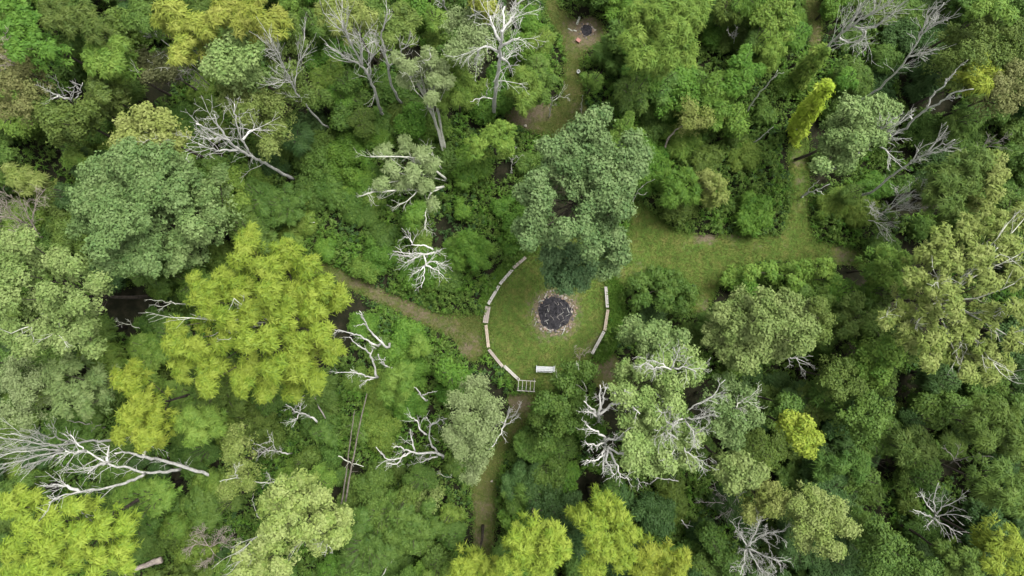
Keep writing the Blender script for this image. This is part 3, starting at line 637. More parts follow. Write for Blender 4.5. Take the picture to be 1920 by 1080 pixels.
D('faint brush of bare branches', 'over the thin grey-green tree', 'grey', [([(586,215),(570,190),(552,168),(540,140),(520,100),(505,62)],), ([(552,165),(555,140),(562,110),(572,70)],), ([(548,155),(538,152),(528,155)],), ([(535,130),(522,110),(502,75)],)], r0=.14, tw=14, tl=3.2, depth=1, spread=.4, rt=.02, lift=0.1)
D('wrecked white snag', 'with splayed limbs left of the lawn', 'white', [([(800,485),(800,478)], .5, 6), ([(815,472),(795,476),(770,474),(736,471)], 6, 6.5), ([(810,476),(785,478),(735,478)], 5.5, 6), ([(790,478),(775,485),(757,493)], 5.5, 6), ([(812,468),(795,460),(775,458),(768,448),(757,444)], 6, 7), ([(795,478),(798,490),(796,500),(794,520),(790,540)], 6, 7), ([(796,498),(815,505),(832,518)], 6.5, 7), ([(796,498),(812,490),(833,498)], 6.5, 7.2), ([(796,500),(785,508),(772,512)], 6.5, 7), ([(815,474),(825,470)], 6, 6.5)], r0=.20, tw=9, tl=1.9, depth=1, up=.02, foot=(800,488), nsub=3)
D('broken white limb', 'uppermost by the right side of the yellow-green giant', 'white', [([(725,650),(705,632),(690,615),(684,600),(674,583)], 5, 11), ([(690,615),(683,608),(670,610)], 8, 9), ([(682,600),(676,592),(668,586)], 9, 10.5)], r0=.2, tw=2, tl=1.2, foot=(735,640))
D('jagged white limb', 'pointing at the yellow-green giant', 'white', [([(708,648),(690,640),(675,630),(660,626),(640,620),(622,618)], 5, 11), ([(640,620),(630,622),(622,628)], 9.5, 10)], r0=.16, tw=3, tl=1.2, foot=(715,642))
D('forked white snag', 'below the broken white limbs', 'white', [([(707,708),(704,690),(696,668),(684,655),(668,645),(655,632)], 4, 11), ([(705,708),(690,706),(675,700),(655,698),(628,700)], 5, 9), ([(680,703),(668,698),(657,692)], 6, 8), ([(700,710),(690,712),(683,716)], 5, 6), ([(694,668),(699,655),(700,650)], 8, 9)], r0=.2, tw=4, tl=1.6, foot=(712,705))
D('stubby white snag', 'on the yellow-green sapling', 'white', [([(731,690),(720,682),(714,675),(709,664)], 5, 9), ([(718,680),(722,670)], 7, 8)], r0=.17, tw=6, tl=.8, foot=(736,692))
D('small crooked white snag', 'right of the yellow-green sapling', 'white', [([(797,750),(788,740),(780,728),(768,722)], 4, 7), ([(790,742),(800,738),(812,733)], 5, 6)], r0=.16, tw=2, tl=.8, foot=(800,752))
D('small bare white tree', 'just below the yellow-green giant', 'white', [([(594,790),(582,780),(572,776),(560,775),(548,768),(536,758)], 4, 9), ([(562,774),(555,785),(545,790)], 6, 7), ([(562,772),(560,755)], 6, 7)], r0=.16, tw=9, tl=1.5, depth=1, foot=(598,792), spread=.9)
D('large white forked snag', 'with a broken reddish base left of the south path', 'white', [([(828,853),(815,848),(790,850),(765,846),(750,838),(738,840)], 3, 9), ([(820,848),(808,832),(803,812),(808,795),(800,782)], 4, 10), ([(806,800),(820,790),(838,785)], 7, 10), ([(800,815),(788,805),(778,785),(768,782)], 7, 9), ([(770,848),(750,858),(728,862),(705,838)], 6, 9), ([(820,856),(800,862),(775,872)], 3, 4), ([(778,845),(772,825),(770,805)], 6, 8), ([(760,850),(745,868),(725,870)], 6, 8)], r0=.24, tw=8, tl=1.6, depth=1, foot=(832,858))
D('thin white snag', 'leaning over the south path', 'white', [([(955,772),(948,790),(938,812),(925,835),(905,855)], 3, 10), ([(945,795),(930,785),(920,770)], 5, 8), ([(940,785),(925,798),(902,800)], 5, 8), ([(952,785),(968,775),(978,755)], 5, 8), ([(945,800),(958,790),(972,782)], 5, 7), ([(955,775),(955,762)], 4, 6)], r0=.17, tw=5, tl=1.2, foot=(955,768))
D('splayed white snag', 'below the green tree over the bench', 'white', [([(1122,790),(1121,775)], 3, 8), ([(1121,780),(1126,755),(1125,722)], 8, 12), ([(1124,770),(1132,748),(1136,725)], 8, 12), ([(1123,778),(1145,760),(1165,745),(1172,730)], 8, 12), ([(1130,770),(1160,757),(1182,760),(1200,776)], 8, 11), ([(1118,775),(1108,765),(1095,752)], 8, 11), ([(1118,780),(1105,772),(1096,772)], 8, 10)], r0=.3, tw=7, tl=1.3, foot=(1118,775), zadd=4.5)
D('white snag with a tangled crown', 'below the splayed white snag', 'white', [([(1135,835),(1133,822)], 3, 9), ([(1135,820),(1120,810),(1102,800),(1097,790)], 9, 12), ([(1135,822),(1150,825),(1160,820),(1170,810)], 9, 12), ([(1133,830),(1118,835),(1100,832)], 9, 12), ([(1135,840),(1128,855),(1112,865),(1100,862)], 9, 12), ([(1140,840),(1138,865),(1152,890)], 9, 12), ([(1140,838),(1160,850),(1180,848),(1205,850)], 9, 12), ([(1142,845),(1155,870),(1162,890),(1180,900)], 9, 12), ([(1133,845),(1130,870),(1132,885)], 9, 11.5)], r0=.26, tw=11, tl=1.5, depth=1, foot=(1130,825), zadd=4.5)
D('bleached twiggy dead tree', 'in the upper part of the large light green tree', 'grey', [([(1255,705),(1258,692)], 3, 15.5), ([(1258,692),(1240,688),(1225,692),(1215,690)], 15.5, 17), ([(1258,690),(1268,670),(1275,650)], 15.5, 18), ([(1262,690),(1285,690),(1305,697)], 15.5, 17), ([(1250,690),(1235,680),(1212,675)], 15.5, 17.5), ([(1225,690),(1210,680),(1200,690)], 16, 17)], r0=.2, tw=12, tl=1.8, depth=1, foot=(1215,665))
D('grey tangle-topped dead tree', 'on the right flank of the large light green tree', 'grey', [([(1280,790),(1282,780)], 3, 14), ([(1282,780),(1262,775),(1235,770)], 14, 16.5), ([(1284,778),(1300,760),(1330,748),(1360,712)], 14, 17), ([(1284,782),(1310,785),(1330,780)], 14, 16.5), ([(1280,785),(1260,800),(1240,815)], 14, 16), ([(1285,790),(1300,810),(1305,830)], 14, 16), ([(1275,780),(1262,795),(1250,790)], 14, 16.5)], r0=.2, tw=13, tl=2.2, depth=2, nsub=3, foot=(1220,728))
D('whitish twiggy dead tree', 'below the grey tangle-topped one', 'grey', [([(1275,835),(1278,828)], 3, 13), ([(1278,828),(1255,815),(1240,800)], 13, 16), ([(1280,826),(1300,815),(1320,800)], 13, 16), ([(1278,830),(1290,850),(1310,862),(1325,872)], 13, 15), ([(1276,832),(1262,850),(1255,870)], 13, 15)], r0=.18, tw=12, tl=2.0, depth=2, nsub=3, foot=(1225,765))
D('pale side-branched stick', 'right of the bleached twiggy dead tree', 'cream', [([(1310,700),(1320,688),(1333,670)], 11, 14), ([(1318,697),(1330,692)], 12, 13.5)], r0=.1, tw=3, tl=.8, foot=(1270,680))
D('dense grey brush snag', 'largest along the top edge at right', 'grey', [([(1530,105),(1560,78),(1588,55),(1620,32),(1655,15),(1690,-12)],), ([(1585,58),(1600,35),(1615,5)],), ([(1600,50),(1640,50),(1665,30),(1690,15)],), ([(1575,70),(1590,80),(1610,75),(1625,55)],), ([(1570,72),(1580,55),(1582,40)],), ([(1620,35),(1635,20),(1640,0)],), ([(1610,55),(1625,62),(1605,85)],)], r0=.22, tw=12, tl=3.6, depth=2, spread=.45, rt=.022, nsub=3, lift=0.08)
D('slim grey snag', 'slanting right of the dense grey brush snag', 'grey', [([(1640,172),(1670,145),(1700,110),(1722,75),(1745,40),(1770,5)],), ([(1722,72),(1735,45),(1740,20)],), ([(1728,62),(1745,50),(1760,40)],), ([(1700,108),(1715,105),(1730,100)],)], r0=.17, tw=14, tl=2.6, depth=1, spread=.55, lift=0.09)
D('long forked grey snag', 'slanting to the right at upper right', 'grey', [([(1690,245),(1715,222),(1735,207),(1765,190),(1795,172),(1825,167)],), ([(1735,207),(1750,178),(1775,155),(1792,130),(1815,112)],), ([(1712,225),(1705,215),(1714,208)],), ([(1772,158),(1775,150)],), ([(1775,186),(1790,182)],)], r0=.2, tw=4, tl=1.2, lift=0.1)
D('white broom-topped snag', 'against the rounded sage tree at upper right', 'white', [([(1585,308),(1610,288),(1632,268),(1650,252),(1675,238),(1712,215)],), ([(1632,268),(1640,245),(1655,225)],), ([(1642,262),(1660,262),(1690,260)],), ([(1640,258),(1655,240),(1680,220)],), ([(1650,275),(1665,285),(1670,298)],)], r0=.18, tw=11, tl=2.2, depth=1, spread=.5, lift=0.08)
D('straight grey snag', 'with a fine broom top below the forked ones', 'grey', [([(1630,362),(1665,335),(1700,310),(1730,292),(1760,275),(1790,262)],), ([(1705,307),(1715,295),(1722,280)],), ([(1740,285),(1755,265),(1765,255)],), ([(1735,290),(1760,285),(1785,275)],)], r0=.19, tw=10, tl=2.2, depth=1, spread=.45, lift=0.05)
D('thin bare branch', 'pointing right beside the straight grey snag', 'dim', [([(1815,290),(1840,278),(1865,268),(1890,258)], 8, 12), ([(1840,278),(1855,262)], 10, 11.5)], r0=.1, tw=8, tl=1.6, foot=(1790,295))
D('sprawling bare tree', 'with tangled twigs above the right end of the meadow', 'grey', [([(1655,400),(1675,388),(1700,370),(1725,348),(1740,335)], 4, 9), ([(1660,398),(1690,392),(1715,388)], 5, 8), ([(1665,392),(1680,370),(1690,355)], 5, 8), ([(1628,413),(1645,418),(1665,432)], 3, 4), ([(1655,402),(1640,395),(1630,385)], 4, 6), ([(1700,370),(1720,365),(1745,355)], 7, 9)], r0=.14, tw=14, tl=2.0, depth=2, foot=(1645,410))
D('forked stub snag', 'at the bend of the narrow trail', 'grey', [([(1505,368),(1525,358),(1556,345)], 1, 4.5), ([(1508,364),(1520,352),(1536,338)], 1.5, 4.5), ([(1530,355),(1545,365)], 2.5, 3.2)], r0=.16, tw=1, tl=.6, foot=(1503,370))
D('pale pole snag', 'with a hooked tip above the meadow', 'cream', [([(1402,205),(1420,180),(1440,158),(1458,132)],), ([(1445,150),(1455,140),(1470,136)],)], r0=.15, tw=2, tl=.6, lift=0.05)
D('short grey pole', 'leaning in the thicket above the meadow', 'grey', [([(1405,275),(1425,258),(1450,238)], .5, 5)], r0=.13, tw=1, tl=.5)
D('thick curved grey trunk', 'bent over the thicket above the meadow', 'pink', [([(1246,280),(1252,262),(1268,245),(1292,228)], 1, 5.5)], r0=.22, tw=3, tl=.8)
D('great bleached fallen-limbed tree', 'at lower left with three long arms', 'white', [([(402,892),(370,883),(335,872),(300,862),(265,855),(240,848),(215,850)],), ([(338,880),(305,885),(275,886),(240,878),(200,868),(170,850),(148,835),(132,815)],), ([(272,888),(245,902),(220,910),(180,918),(150,922),(115,930),(92,942)],), ([(268,855),(273,840),(275,825),(264,812)],), ([(200,868),(180,875),(165,888)],), ([(150,922),(125,912),(100,908)],), ([(200,868),(202,850),(205,835)],), ([(160,845),(140,848),(122,846)],)], r0=.34, tw=9, tl=2.6, depth=1, rt=.03, lift=0.02)
D('great broom of bare branches', 'on the left edge at lower left', 'grey', [([(205,826),(165,826),(130,832),(95,835),(50,828),(0,820)],), ([(118,845),(85,842),(45,846),(-5,855)], 12, 18), ([(110,846),(80,852),(40,865),(5,872)], 12, 17), ([(118,842),(90,832),(60,822),(20,812)], 12, 18), ([(115,848),(90,860),(60,868)], 12, 16), ([(130,830),(110,822),(85,818),(65,808)], 10, 16)], r0=.2, tw=12, tl=3.6, depth=2, spread=.42, rt=.022, nsub=3, lift=0.06)
D('small arching bare tree', 'right of the half brown olive tree', 'grey', [([(542,850),(525,848),(508,845),(492,838),(475,832)], 3, 8), ([(518,846),(512,830),(505,818)], 5, 8), ([(505,845),(490,848),(475,850)], 5, 8)], r0=.13, tw=9, tl=1.6, depth=1, foot=(546,850))
D('horizontal crooked dead branch', 'crossing the foot of the half brown olive tree', 'cream', [([(533,900),(515,903),(495,905),(470,900),(440,897),(412,903)], 8, 12.5), ([(508,903),(502,890)], 9, 10), ([(445,897),(443,885),(442,872)], 11.5, 13)], r0=.13, tw=5, tl=1.2, foot=(560,890))
D('upright white stick', 'beside the pale yellow-green tree', 'cream', [([(492,972),(478,955),(474,940),(475,925)], 6, 11)], r0=.09, tw=1, tl=.5, foot=(520,950))
D('bare pinkish bush', 'on the left edge below the rusty olive bush', 'pink', [([(92,455),(70,435),(50,420),(30,412),(0,405)], .5, 9), ([(70,435),(55,410),(40,385),(20,365)], 4, 9), ([(60,425),(62,400),(70,375),(85,355)], 4, 9), ([(45,418),(20,400),(0,380)], 6, 10), ([(80,445),(50,440),(15,430)], 3, 7)], r0=.16, tw=14, tl=2.4, depth=2, name='dead_shrub', cat='dead shrub', foot=(95,458))
D('curved white limbs', 'rising from the olive trees at upper left', 'white', [([(140,192),(125,182),(115,170),(108,155),(104,140)],), ([(130,184),(110,180),(95,172),(82,165)], 12, 15), ([(112,178),(98,186),(85,196)], 12, 13), ([(136,188),(137,175),(142,160)], 12, 15), ([(140,188),(150,172),(155,155)], 12, 15)], r0=.15, tw=6, tl=1.5, foot=(205,230))
D('pale twigs', 'sprouting through the sunburnt tan tree', 'pink', [([(30,120),(15,112),(0,108)], 13, 16), ([(30,120),(10,122),(-5,125)], 13, 16), ([(25,95),(15,75),(6,60)], 13, 17)], r0=.1, tw=8, tl=1.4, foot=(110,170))
D('grey twiggy bush', 'right of the bottom left corner tree', 'pink', [([(400,1035),(395,1025)], .3, 2.5), ([(395,1025),(370,1020),(350,1030)], 2.5, 4), ([(395,1025),(410,1005),(425,995)], 2.5, 4), ([(395,1025),(420,1015),(440,1010)], 2.5, 4), ([(392,1025),(380,1005),(375,995)], 2.5, 4), ([(395,1028),(400,1045),(385,1055)], 2.5, 4)], r0=.09, tw=16, tl=1.8, depth=2, name='dead_shrub', cat='dead shrub')
D('dim forked dead branch', 'in the dark hollow at right', 'dim', [([(1785,866),(1805,860),(1825,856),(1862,857)], 2, 6), ([(1790,864),(1782,850),(1765,838)], 2.5, 5), ([(1790,862),(1796,848),(1798,835)], 2.5, 5)], r0=.12, tw=4, tl=1.0, foot=(1782,868))
D('spreading bare tree', 'near the bottom right corner', 'grey', [([(1750,972),(1752,965)], 1, 8), ([(1752,965),(1765,952),(1790,940),(1812,930)], 8, 12), ([(1754,962),(1750,935),(1760,905)], 8, 12), ([(1752,968),(1775,965),(1808,968)], 8, 11), ([(1750,972),(1770,985),(1805,1002)], 8, 10), ([(1746,970),(1730,962),(1712,955)], 8, 11), ([(1752,960),(1740,948),(1725,922)], 8, 11), ([(1748,975),(1740,985)], 8, 9)], r0=.18, tw=8, tl=1.6, depth=1, foot=(1715,945))
D('bare white-twigged tree', 'on the bottom edge right of centre', 'grey', [([(1398,1035),(1400,1025)], 1, 9), ([(1400,1025),(1420,1010),(1440,1000),(1470,996)], 9, 12), ([(1400,1028),(1430,1040),(1465,1052)], 9, 12), ([(1398,1030),(1395,1055),(1388,1078)], 9, 12), ([(1402,1022),(1415,1000),(1425,980)], 9, 12), ([(1400,1022),(1390,1005),(1385,990)], 9, 11), ([(1404,1030),(1420,1060),(1430,1080)], 9, 11)], r0=.18, tw=13, tl=2.2, depth=2, foot=(1375,1000))
D('pale twigs', 'on top of the dull sage tree', 'cream', [([(1370,765),(1390,752),(1410,740),(1428,720)], 12, 15), ([(1385,752),(1405,755),(1425,765)], 13, 14.5), ([(1375,762),(1390,770),(1395,785)], 12.5, 14)], r0=.09, tw=8, tl=1.3, foot=(1330,735))
D('grey dead thicket', 'left of the round ochre tree', 'dim', [([(1390,952),(1365,945),(1335,942),(1305,943)], 1, 4), ([(1370,946),(1355,930),(1340,920)], 2, 4), ([(1375,948),(1365,960),(1350,965)], 2, 4), ([(1385,945),(1380,925),(1365,915)], 2, 5)], r0=.1, tw=14, tl=1.5, depth=1, name='dead_shrub', cat='dead shrub')
D('drooping bare branches', 'below the rounded light sage tree', 'grey', [([(1465,672),(1490,670),(1525,668)], 6, 8), ([(1490,670),(1500,685),(1510,700)], 7, 7), ([(1490,670),(1515,680),(1525,688)], 7, 7), ([(1478,672),(1480,690)], 6, 6.5)], r0=.1, tw=6, tl=1.2, foot=(1440,660))
D('small white forked branch', 'at the right edge of the very large sage tree', 'cream', [([(1186,378),(1195,360),(1210,345),(1228,336)], .5, 4.5), ([(1195,362),(1205,365),(1215,360)], 2, 3), ([(1188,372),(1183,362)], 1, 2.5)], r0=.1, tw=2, tl=.6)
D('slim pale snag', 'left of the very large sage tree', 'cream', [([(958,322),(960,305),(962,290),(966,275)], 1, 6), ([(960,305),(953,295),(948,285)], 3, 5), ([(963,308),(972,298),(980,290)], 3, 5)], r0=.1, tw=3, tl=.8)
D('white stick with brown twigs', 'beside the bare earth near the top', 'cream', [([(1029,220),(1033,200),(1037,182)], .3, 5), ([(1036,190),(1050,182),(1068,185)], 4, 4.5)], r0=.12, tw=5, tl=1.5)
D('tiny white stick', 'above the very large sage tree top', 'cream', [([(1090,205),(1092,190),(1093,178)], 1, 5)], r0=.09, tw=2, tl=.5)
D('bare limb', 'lying right of the tangled white snag', 'grey', [([(1272,902),(1250,898),(1228,895),(1212,880)], 2, 4), ([(1235,896),(1222,905)], 2.5, 3)], r0=.12, tw=3, tl=.9)
D('drooping white twigs', 'under the large light green tree', 'grey', [([(1195,892),(1198,905),(1196,918)], 3, 4), ([(1197,902),(1215,906)], 3.5, 4)], r0=.07, tw=6, tl=.9)
D('white side limbs', 'low on the tall white-barked snag', 'white', [([(924,186),(905,184),(888,188),(878,192)], 5, 6), ([(912,180),(913,165),(914,148)], 5, 7)], r0=.11, tw=3, tl=.8, foot=(922,200))
D('pale curling twigs', 'between the yellow-green giant and the left-edge tree', 'cream', [([(340,570),(320,568),(300,564),(280,562)], 9, 12), ([(262,616),(245,610),(228,604),(216,602)], 9, 12), ([(320,568),(305,575),(290,572)], 10, 11)], r0=.09, tw=5, tl=1.0, foot=(380,575))
D('grey branch', 'half hidden left of the drooping yellow-green tree', 'dim', [([(195,802),(175,798),(155,793),(125,788)], 1, 3), ([(172,798),(190,796)], 1.5, 2.5)], r0=.14, tw=2, tl=.8)
D('small bare tree', 'right of the big fresh green tree at the top', 'grey', [([(1376,90),(1377,70),(1382,50)], 1, 5), ([(1377,72),(1365,62)], 3, 4.5)], r0=.09, tw=7, tl=1.2)
D('pale twig cluster', 'in the pale olive bush', 'cream', [([(826,935),(818,922),(815,912)], 1, 4), ([(832,893),(840,895),(848,890)], 4, 5), ([(832,893),(825,888),(820,884)], 4, 5)], r0=.08, tw=4, tl=.7)
D('fine bare shrub', 'at the lawn edge above the bench-side tree', 'pink', [([(1085,690),(1088,670),(1095,655)], .3, 2.2), ([(1088,672),(1078,660),(1082,645)], 1, 2.5), ([(1092,668),(1105,655)], 1, 2)], r0=.05, tw=8, tl=1.2, name='dead_shrub', cat='dead shrub')
D('thin pale stems', 'in the green tree over the white bench', 'cream', [([(1098,735),(1092,712),(1084,690),(1081,676)], 7, 12), ([(1055,735),(1050,718),(1043,700),(1041,684)], 7, 12)], r0=.07, tw=2, tl=.7, foot=(1070,712))
D('drooping bare twigs', 'between the brown brushy thicket and the mint green tree', 'dim', [([(360,130),(345,140),(330,150)], 8, 10), ([(352,135),(365,150),(380,160)], 8, 10), ([(350,130),(362,110),(375,100)], 8, 10)], r0=.09, tw=16, tl=1.8, depth=1, foot=(400,165))
D('grey brush tuft', 'beside the golden ragged tree', 'grey', [([(312,82),(298,68),(282,55),(270,50)], 9, 13), ([(298,68),(285,68),(272,62)], 11, 13)], r0=.08, tw=9, tl=1.3, spread=.4, foot=(380,140))

# fallen poles and logs
def log(short, tail, mat, pts, zs, r, name='fallen_log'):
    root_p = at(*pts[0]); W = np.array([at(p[0], p[1], z) for p, z in zip(pts, zs)]) - root_p
    tb = Tubes(); ln = smooth_line(W, 4, .03); tb.add(ln, np.linspace(r, r*.55, len(ln)), 8)
    root = empty(name, tuple(root_p), label_of(short, tail), 'log')
    obj('stem', tb.mesh('stem', BARK[mat]), root)
    tb = Tubes(); g = np.random.default_rng(int(pts[0][0]))
    for k in range(3):
        i = 3 + int(g.integers(max(1, len(ln) - 5))); i = min(i, len(ln)-1)
        twig(tb, ln[i], norm(g.normal(0, 1, 3) + np.array((0,0,.6))), .8, .03, 0, g)
    obj('branch_stub', tb.mesh('branch_stub', BARK[mat]), root); CLEAR.extend(pts)
    for p, q in zip(pts, pts[1:]): CLEAR.extend([(p[0]+(q[0]-p[0])*t, p[1]+(q[1]-p[1])*t) for t in (.25,.5,.75)])
    NAMED.append((short, np.mean([p[0] for p in pts]), np.mean([p[1] for p in pts]), 15))
log('long leaning pole', 'nearer the yellow-green sapling, left of the large forked snag', 'drab', [(648,940),(660,870),(672,810),(688,738)], [3.2,3.4,3.6,3.9], .10)
log('second leaning pole', 'just left of the long one', 'drab', [(640,945),(650,880),(658,820),(665,770)], [3.0,3.2,3.4,3.6], .08)
log('thin pale stick', 'crossing the two leaning poles', 'cream', [(634,855),(655,866),(682,875)], [3.4,3.3,3.1], .06)
log('thick pinkish log', 'beside the bottom left corner tree', 'pink', [(302,1050),(275,1058),(235,1076)], [2.6,2.2,1.8], .34)
log('thin pale pole', 'among the yellow-green corner tree tips at lower left', 'grey', [(172,978),(155,960),(138,945)], [15,16.5,18], .05)
log('slim grey pole', 'lying in the thicket below the yellow-green giant', 'dim', [(610,785),(590,745),(578,708)], [2.5,2.7,3.0], .07)
log('pale short log', 'in the thicket left of the west path', 'cream', [(565,417),(577,417),(590,417)], [2.2,2.2,2.2], .08)
log('bare white pole', 'near the bottom edge left of the south path', 'cream', [(715,1082),(725,1065),(738,1048)], [2.5,3,3.5], .07)
log('leaning stick', 'at the bottom right of the tall yellow-green tree', 'grey', [(1295,998),(1285,985),(1278,975)], [1,2.5,4], .07)

# vine-wrapped trunks
def vine_column(short, tail, pal, pts, zs, w, style='thick'):
    root_p = at(*pts[0]); W = np.array([at(p[0], p[1], z) for p, z in zip(pts, zs)]) - root_p; W[0][2] = 0
    ln = smooth_line(W, 6); g = np.random.default_rng(int(pts[0][0]))
    root = empty('vine_wrapped_snag', tuple(root_p), label_of(short, tail), 'tree')
    tb = Tubes(); tb.add(ln, np.linspace(.2, .08, len(ln)), 7); obj('trunk', tb.mesh('trunk', BARK['grey']), root)
    P = []; R = []
    for i, p in enumerate(ln):
        f = i / (len(ln) - 1); wr = w * (1.0 - .45 * f)
        for k in range(9):
            a = g.random() * 6.283; P.append(p + np.array((math.cos(a), math.sin(a), .0)) * wr * (.4 + .7 * g.random()) + np.array((0, 0, g.normal(0, .3)))); R.append(.4 + .3 * g.random())
    V, t, k = build_leaves(np.array(P), np.array(R), style, g, .8)
    me = quad_mesh('vine', V, len(V)//3, {'tint': t, 'clump': k}, 3); me.materials.append(PAL[pal]); obj('vine', me, root)
    CLEAR.extend((p[0]+(q[0]-p[0])*t+dx, p[1]+(q[1]-p[1])*t+dx) for p, q in zip(pts, pts[1:]) for t in (0,.5,1) for dx in (-14,0,14))
    NAMED.append((short, np.mean([p[0] for p in pts]), np.mean([p[1] for p in pts]), 25))
vine_column('bright lime vine column', 'slanting over the narrow trail at upper right', 'neon', [(1488,258),(1505,222),(1525,195),(1548,162)], [0,5,8.5,12], .85)
vine_column('green vine column', 'wrapping the foot of the dense grey brush snag', 'leafgreen', [(1488,165),(1505,138),(1525,115),(1542,95)], [0,3.5,6,8], .8)

# ------------------------------------------------------------------ built things: benches, arbour, fire pits
def wood_material(name, c1, c2, rough=.8):
    m, t, N, L = new_mat(name)
    out = N.new('ShaderNodeOutputMaterial'); p = N.new('ShaderNodeBsdfPrincipled'); p.inputs['Roughness'].default_value = rough
    p.inputs['Specular IOR Level'].default_value = .25
    tc = N.new('ShaderNodeTexCoord'); mp = N.new('ShaderNodeMapping'); mp.inputs['Scale'].default_value = (1.2, 18, 18)
    no = N.new('ShaderNodeTexNoise'); no.inputs['Scale'].default_value = 2; no.inputs['Detail'].default_value = 6
    n2 = N.new('ShaderNodeTexNoise'); n2.inputs['Scale'].default_value = 1.7; n2.inputs['Detail'].default_value = 4
    ad = N.new('ShaderNodeMath'); ad.operation = 'ADD'
    cr = N.new('ShaderNodeValToRGB'); cr.color_ramp.elements[0].position = .7; cr.color_ramp.elements[1].position = 1.25 if False else 1.0
    mu = N.new('ShaderNodeMath'); mu.operation = 'MULTIPLY'; mu.inputs[1].default_value = .85
    cr.color_ramp.elements[0].color = (*c1, 1); cr.color_ramp.elements[1].color = (*c2, 1)
    L.new(tc.outputs['Object'], mp.inputs[0]); L.new(mp.outputs[0], no.inputs['Vector']); L.new(tc.outputs['Object'], n2.inputs['Vector'])
    L.new(no.outputs['Fac'], ad.inputs[0]); L.new(n2.outputs['Fac'], ad.inputs[1]); L.new(ad.outputs[0], mu.inputs[0]); L.new(mu.outputs[0], cr.inputs[0])
    L.new(cr.outputs[0], p.inputs['Base Color']); L.new(p.outputs[0], out.inputs[0])
    return m
M_wood_grey = wood_material('weathered_wood', (.20,.17,.145), (.34,.30,.26))
M_wood_tan = wood_material('weathered_wood_tan', (.25,.205,.155), (.40,.34,.265))
M_wood_pale = wood_material('weathered_wood_pale', (.29,.275,.245), (.43,.41,.37))
M_white = wood_material('white_paint', (.36,.375,.375), (.47,.48,.475), .5)

_box = {}
def box(name, size, loc, parent, mat, rot=(0,0,0), bev=.012):
    key = (tuple(round(s, 3) for s in size), mat.name)
    if key not in _box:
        import bmesh
        bm = bmesh.new(); bmesh.ops.create_cube(bm, size=1)
        for v in bm.verts: v.co.x *= size[0]; v.co.y *= size[1]; v.co.z *= size[2]
        bmesh.ops.bevel(bm, geom=list(bm.edges), offset=min(bev, min(size)*.3), segments=1, affect='EDGES')
        me = bpy.data.meshes.new(name); bm.to_mesh(me); bm.free(); me.materials.append(mat); _box[key] = me
    o = obj(name, _box[key], parent, loc); o.rotation_euler = rot
    return o

def bench(p0, p1, w, mat, label, hgt=.46, planks=2):
    a = at(*p0, hgt); b = at(*p1, hgt); c = (a + b) / 2; d = b - a; ln = float(np.hypot(d[0], d[1])) - .05
    root = empty('plank_bench', (c[0], c[1], 0), label, 'bench', 'plank benches around the lawn', math.atan2(d[1], d[0]))
    pw = (w - .012 * (planks - 1)) / planks
    for i in range(planks):
        box('plank', (ln, pw, .045), (random.uniform(-.015,.015), -w/2 + pw/2 + i*(pw+.012), hgt - .022 + i*.001), root, mat)
    for s in (-1, 1):
        x = s * (ln/2 - .32)
        box('leg', (.09, w*.8, hgt - .045), (x, 0, (hgt - .045)/2), root, M_wood_grey)
    box('stretcher', (ln - .8, .09, .09), (0, 0, .22), root, M_wood_grey)
    NAMED.append(('left benches' if c[0] < 4 else 'right benches', (p0[0]+p1[0])/2, (p0[1]+p1[1])/2, 12))
bench((986,482),(962,503), .31, M_wood_grey, 'grey plank bench at the top of the left arc, running under the sage tree')
bench((961,505),(937,533), .31, M_wood_pale, 'pale plank bench second from the top of the left arc')
bench((936,535),(915,571), .31, M_wood_pale, 'pale plank bench just above the wide bench on the left arc')
bench((915,574),(910,606),   .54, M_wood_grey, 'wide grey bench at the leftmost point of the lawn', planks=3)
bench((911,609),(916,652), .31, M_wood_tan, 'tan plank bench just below the wide bench on the left arc')
bench((916,655),(943,688), .31, M_wood_grey, 'grey-pink plank bench second from the arbour on the left arc')
bench((945,686),(974,713), .31, M_wood_pale, 'pale grey plank bench ending at the arbour')
bench((1136,537),(1139,577), .31, M_wood_pale, 'pale plank bench at the top of the right arc')
bench((1140,580),(1134,620), .31, M_wood_tan, 'tan plank bench in the middle of the right arc')
bench((1133,621),(1110,664), .31, M_wood_pale, 'pale plank bench at the bottom of the right arc')

# white bench with a slatted back, facing the fire
wb = at(1022, 691); wr = empty('garden_bench', (wb[0], wb[1], 0), 'white garden bench with end posts, half under the green tree', 'bench', None, math.radians(-2))
for i in range(3): box('seat_slat', (1.75, .15, .035), (0, .19 - i*.165, .45), wr, M_white)
for sx in (-1, 1):
    for y, h in ((.27, .62), (-.27, .95)): box('post', (.09, .09, h), (sx*.90, y, h/2), wr, M_white)
    box('armrest', (.11, .62, .035), (sx*.90, .02, .645), wr, M_white)
for i in range(2): box('back_slat', (1.70, .03, .13), (0, -.27, .62 + i*.19), wr, M_white)
NAMED.append(('white bench', 1022, 691, 20))

# open rung-topped arbour over the south path
ab = at(986, 718, 0); ar = empty('arbour', (ab[0], ab[1], 0), 'grey open arbour with rung top over the south path entrance', 'arbour', None, math.radians(-4))
aw, al, ah = 1.05, 1.65, 2.15
for sy in (-1, 1):
    box('beam', (al + .2, .07, .10), (0, sy*aw/2, ah), ar, M_wood_pale)
    for sx in (-1, 1): box('post', (.085, .085, ah - .052), (sx*al/2, sy*aw/2, (ah - .052)/2), ar, M_wood_grey)
for i in range(5): box('rung', (.05, aw + .06, .05), (-al/2 + .02 + i*(al - .04)/4, 0, ah + .078), ar, M_wood_pale)
NAMED.append(('rung-topped arbour', 986, 718, 20))

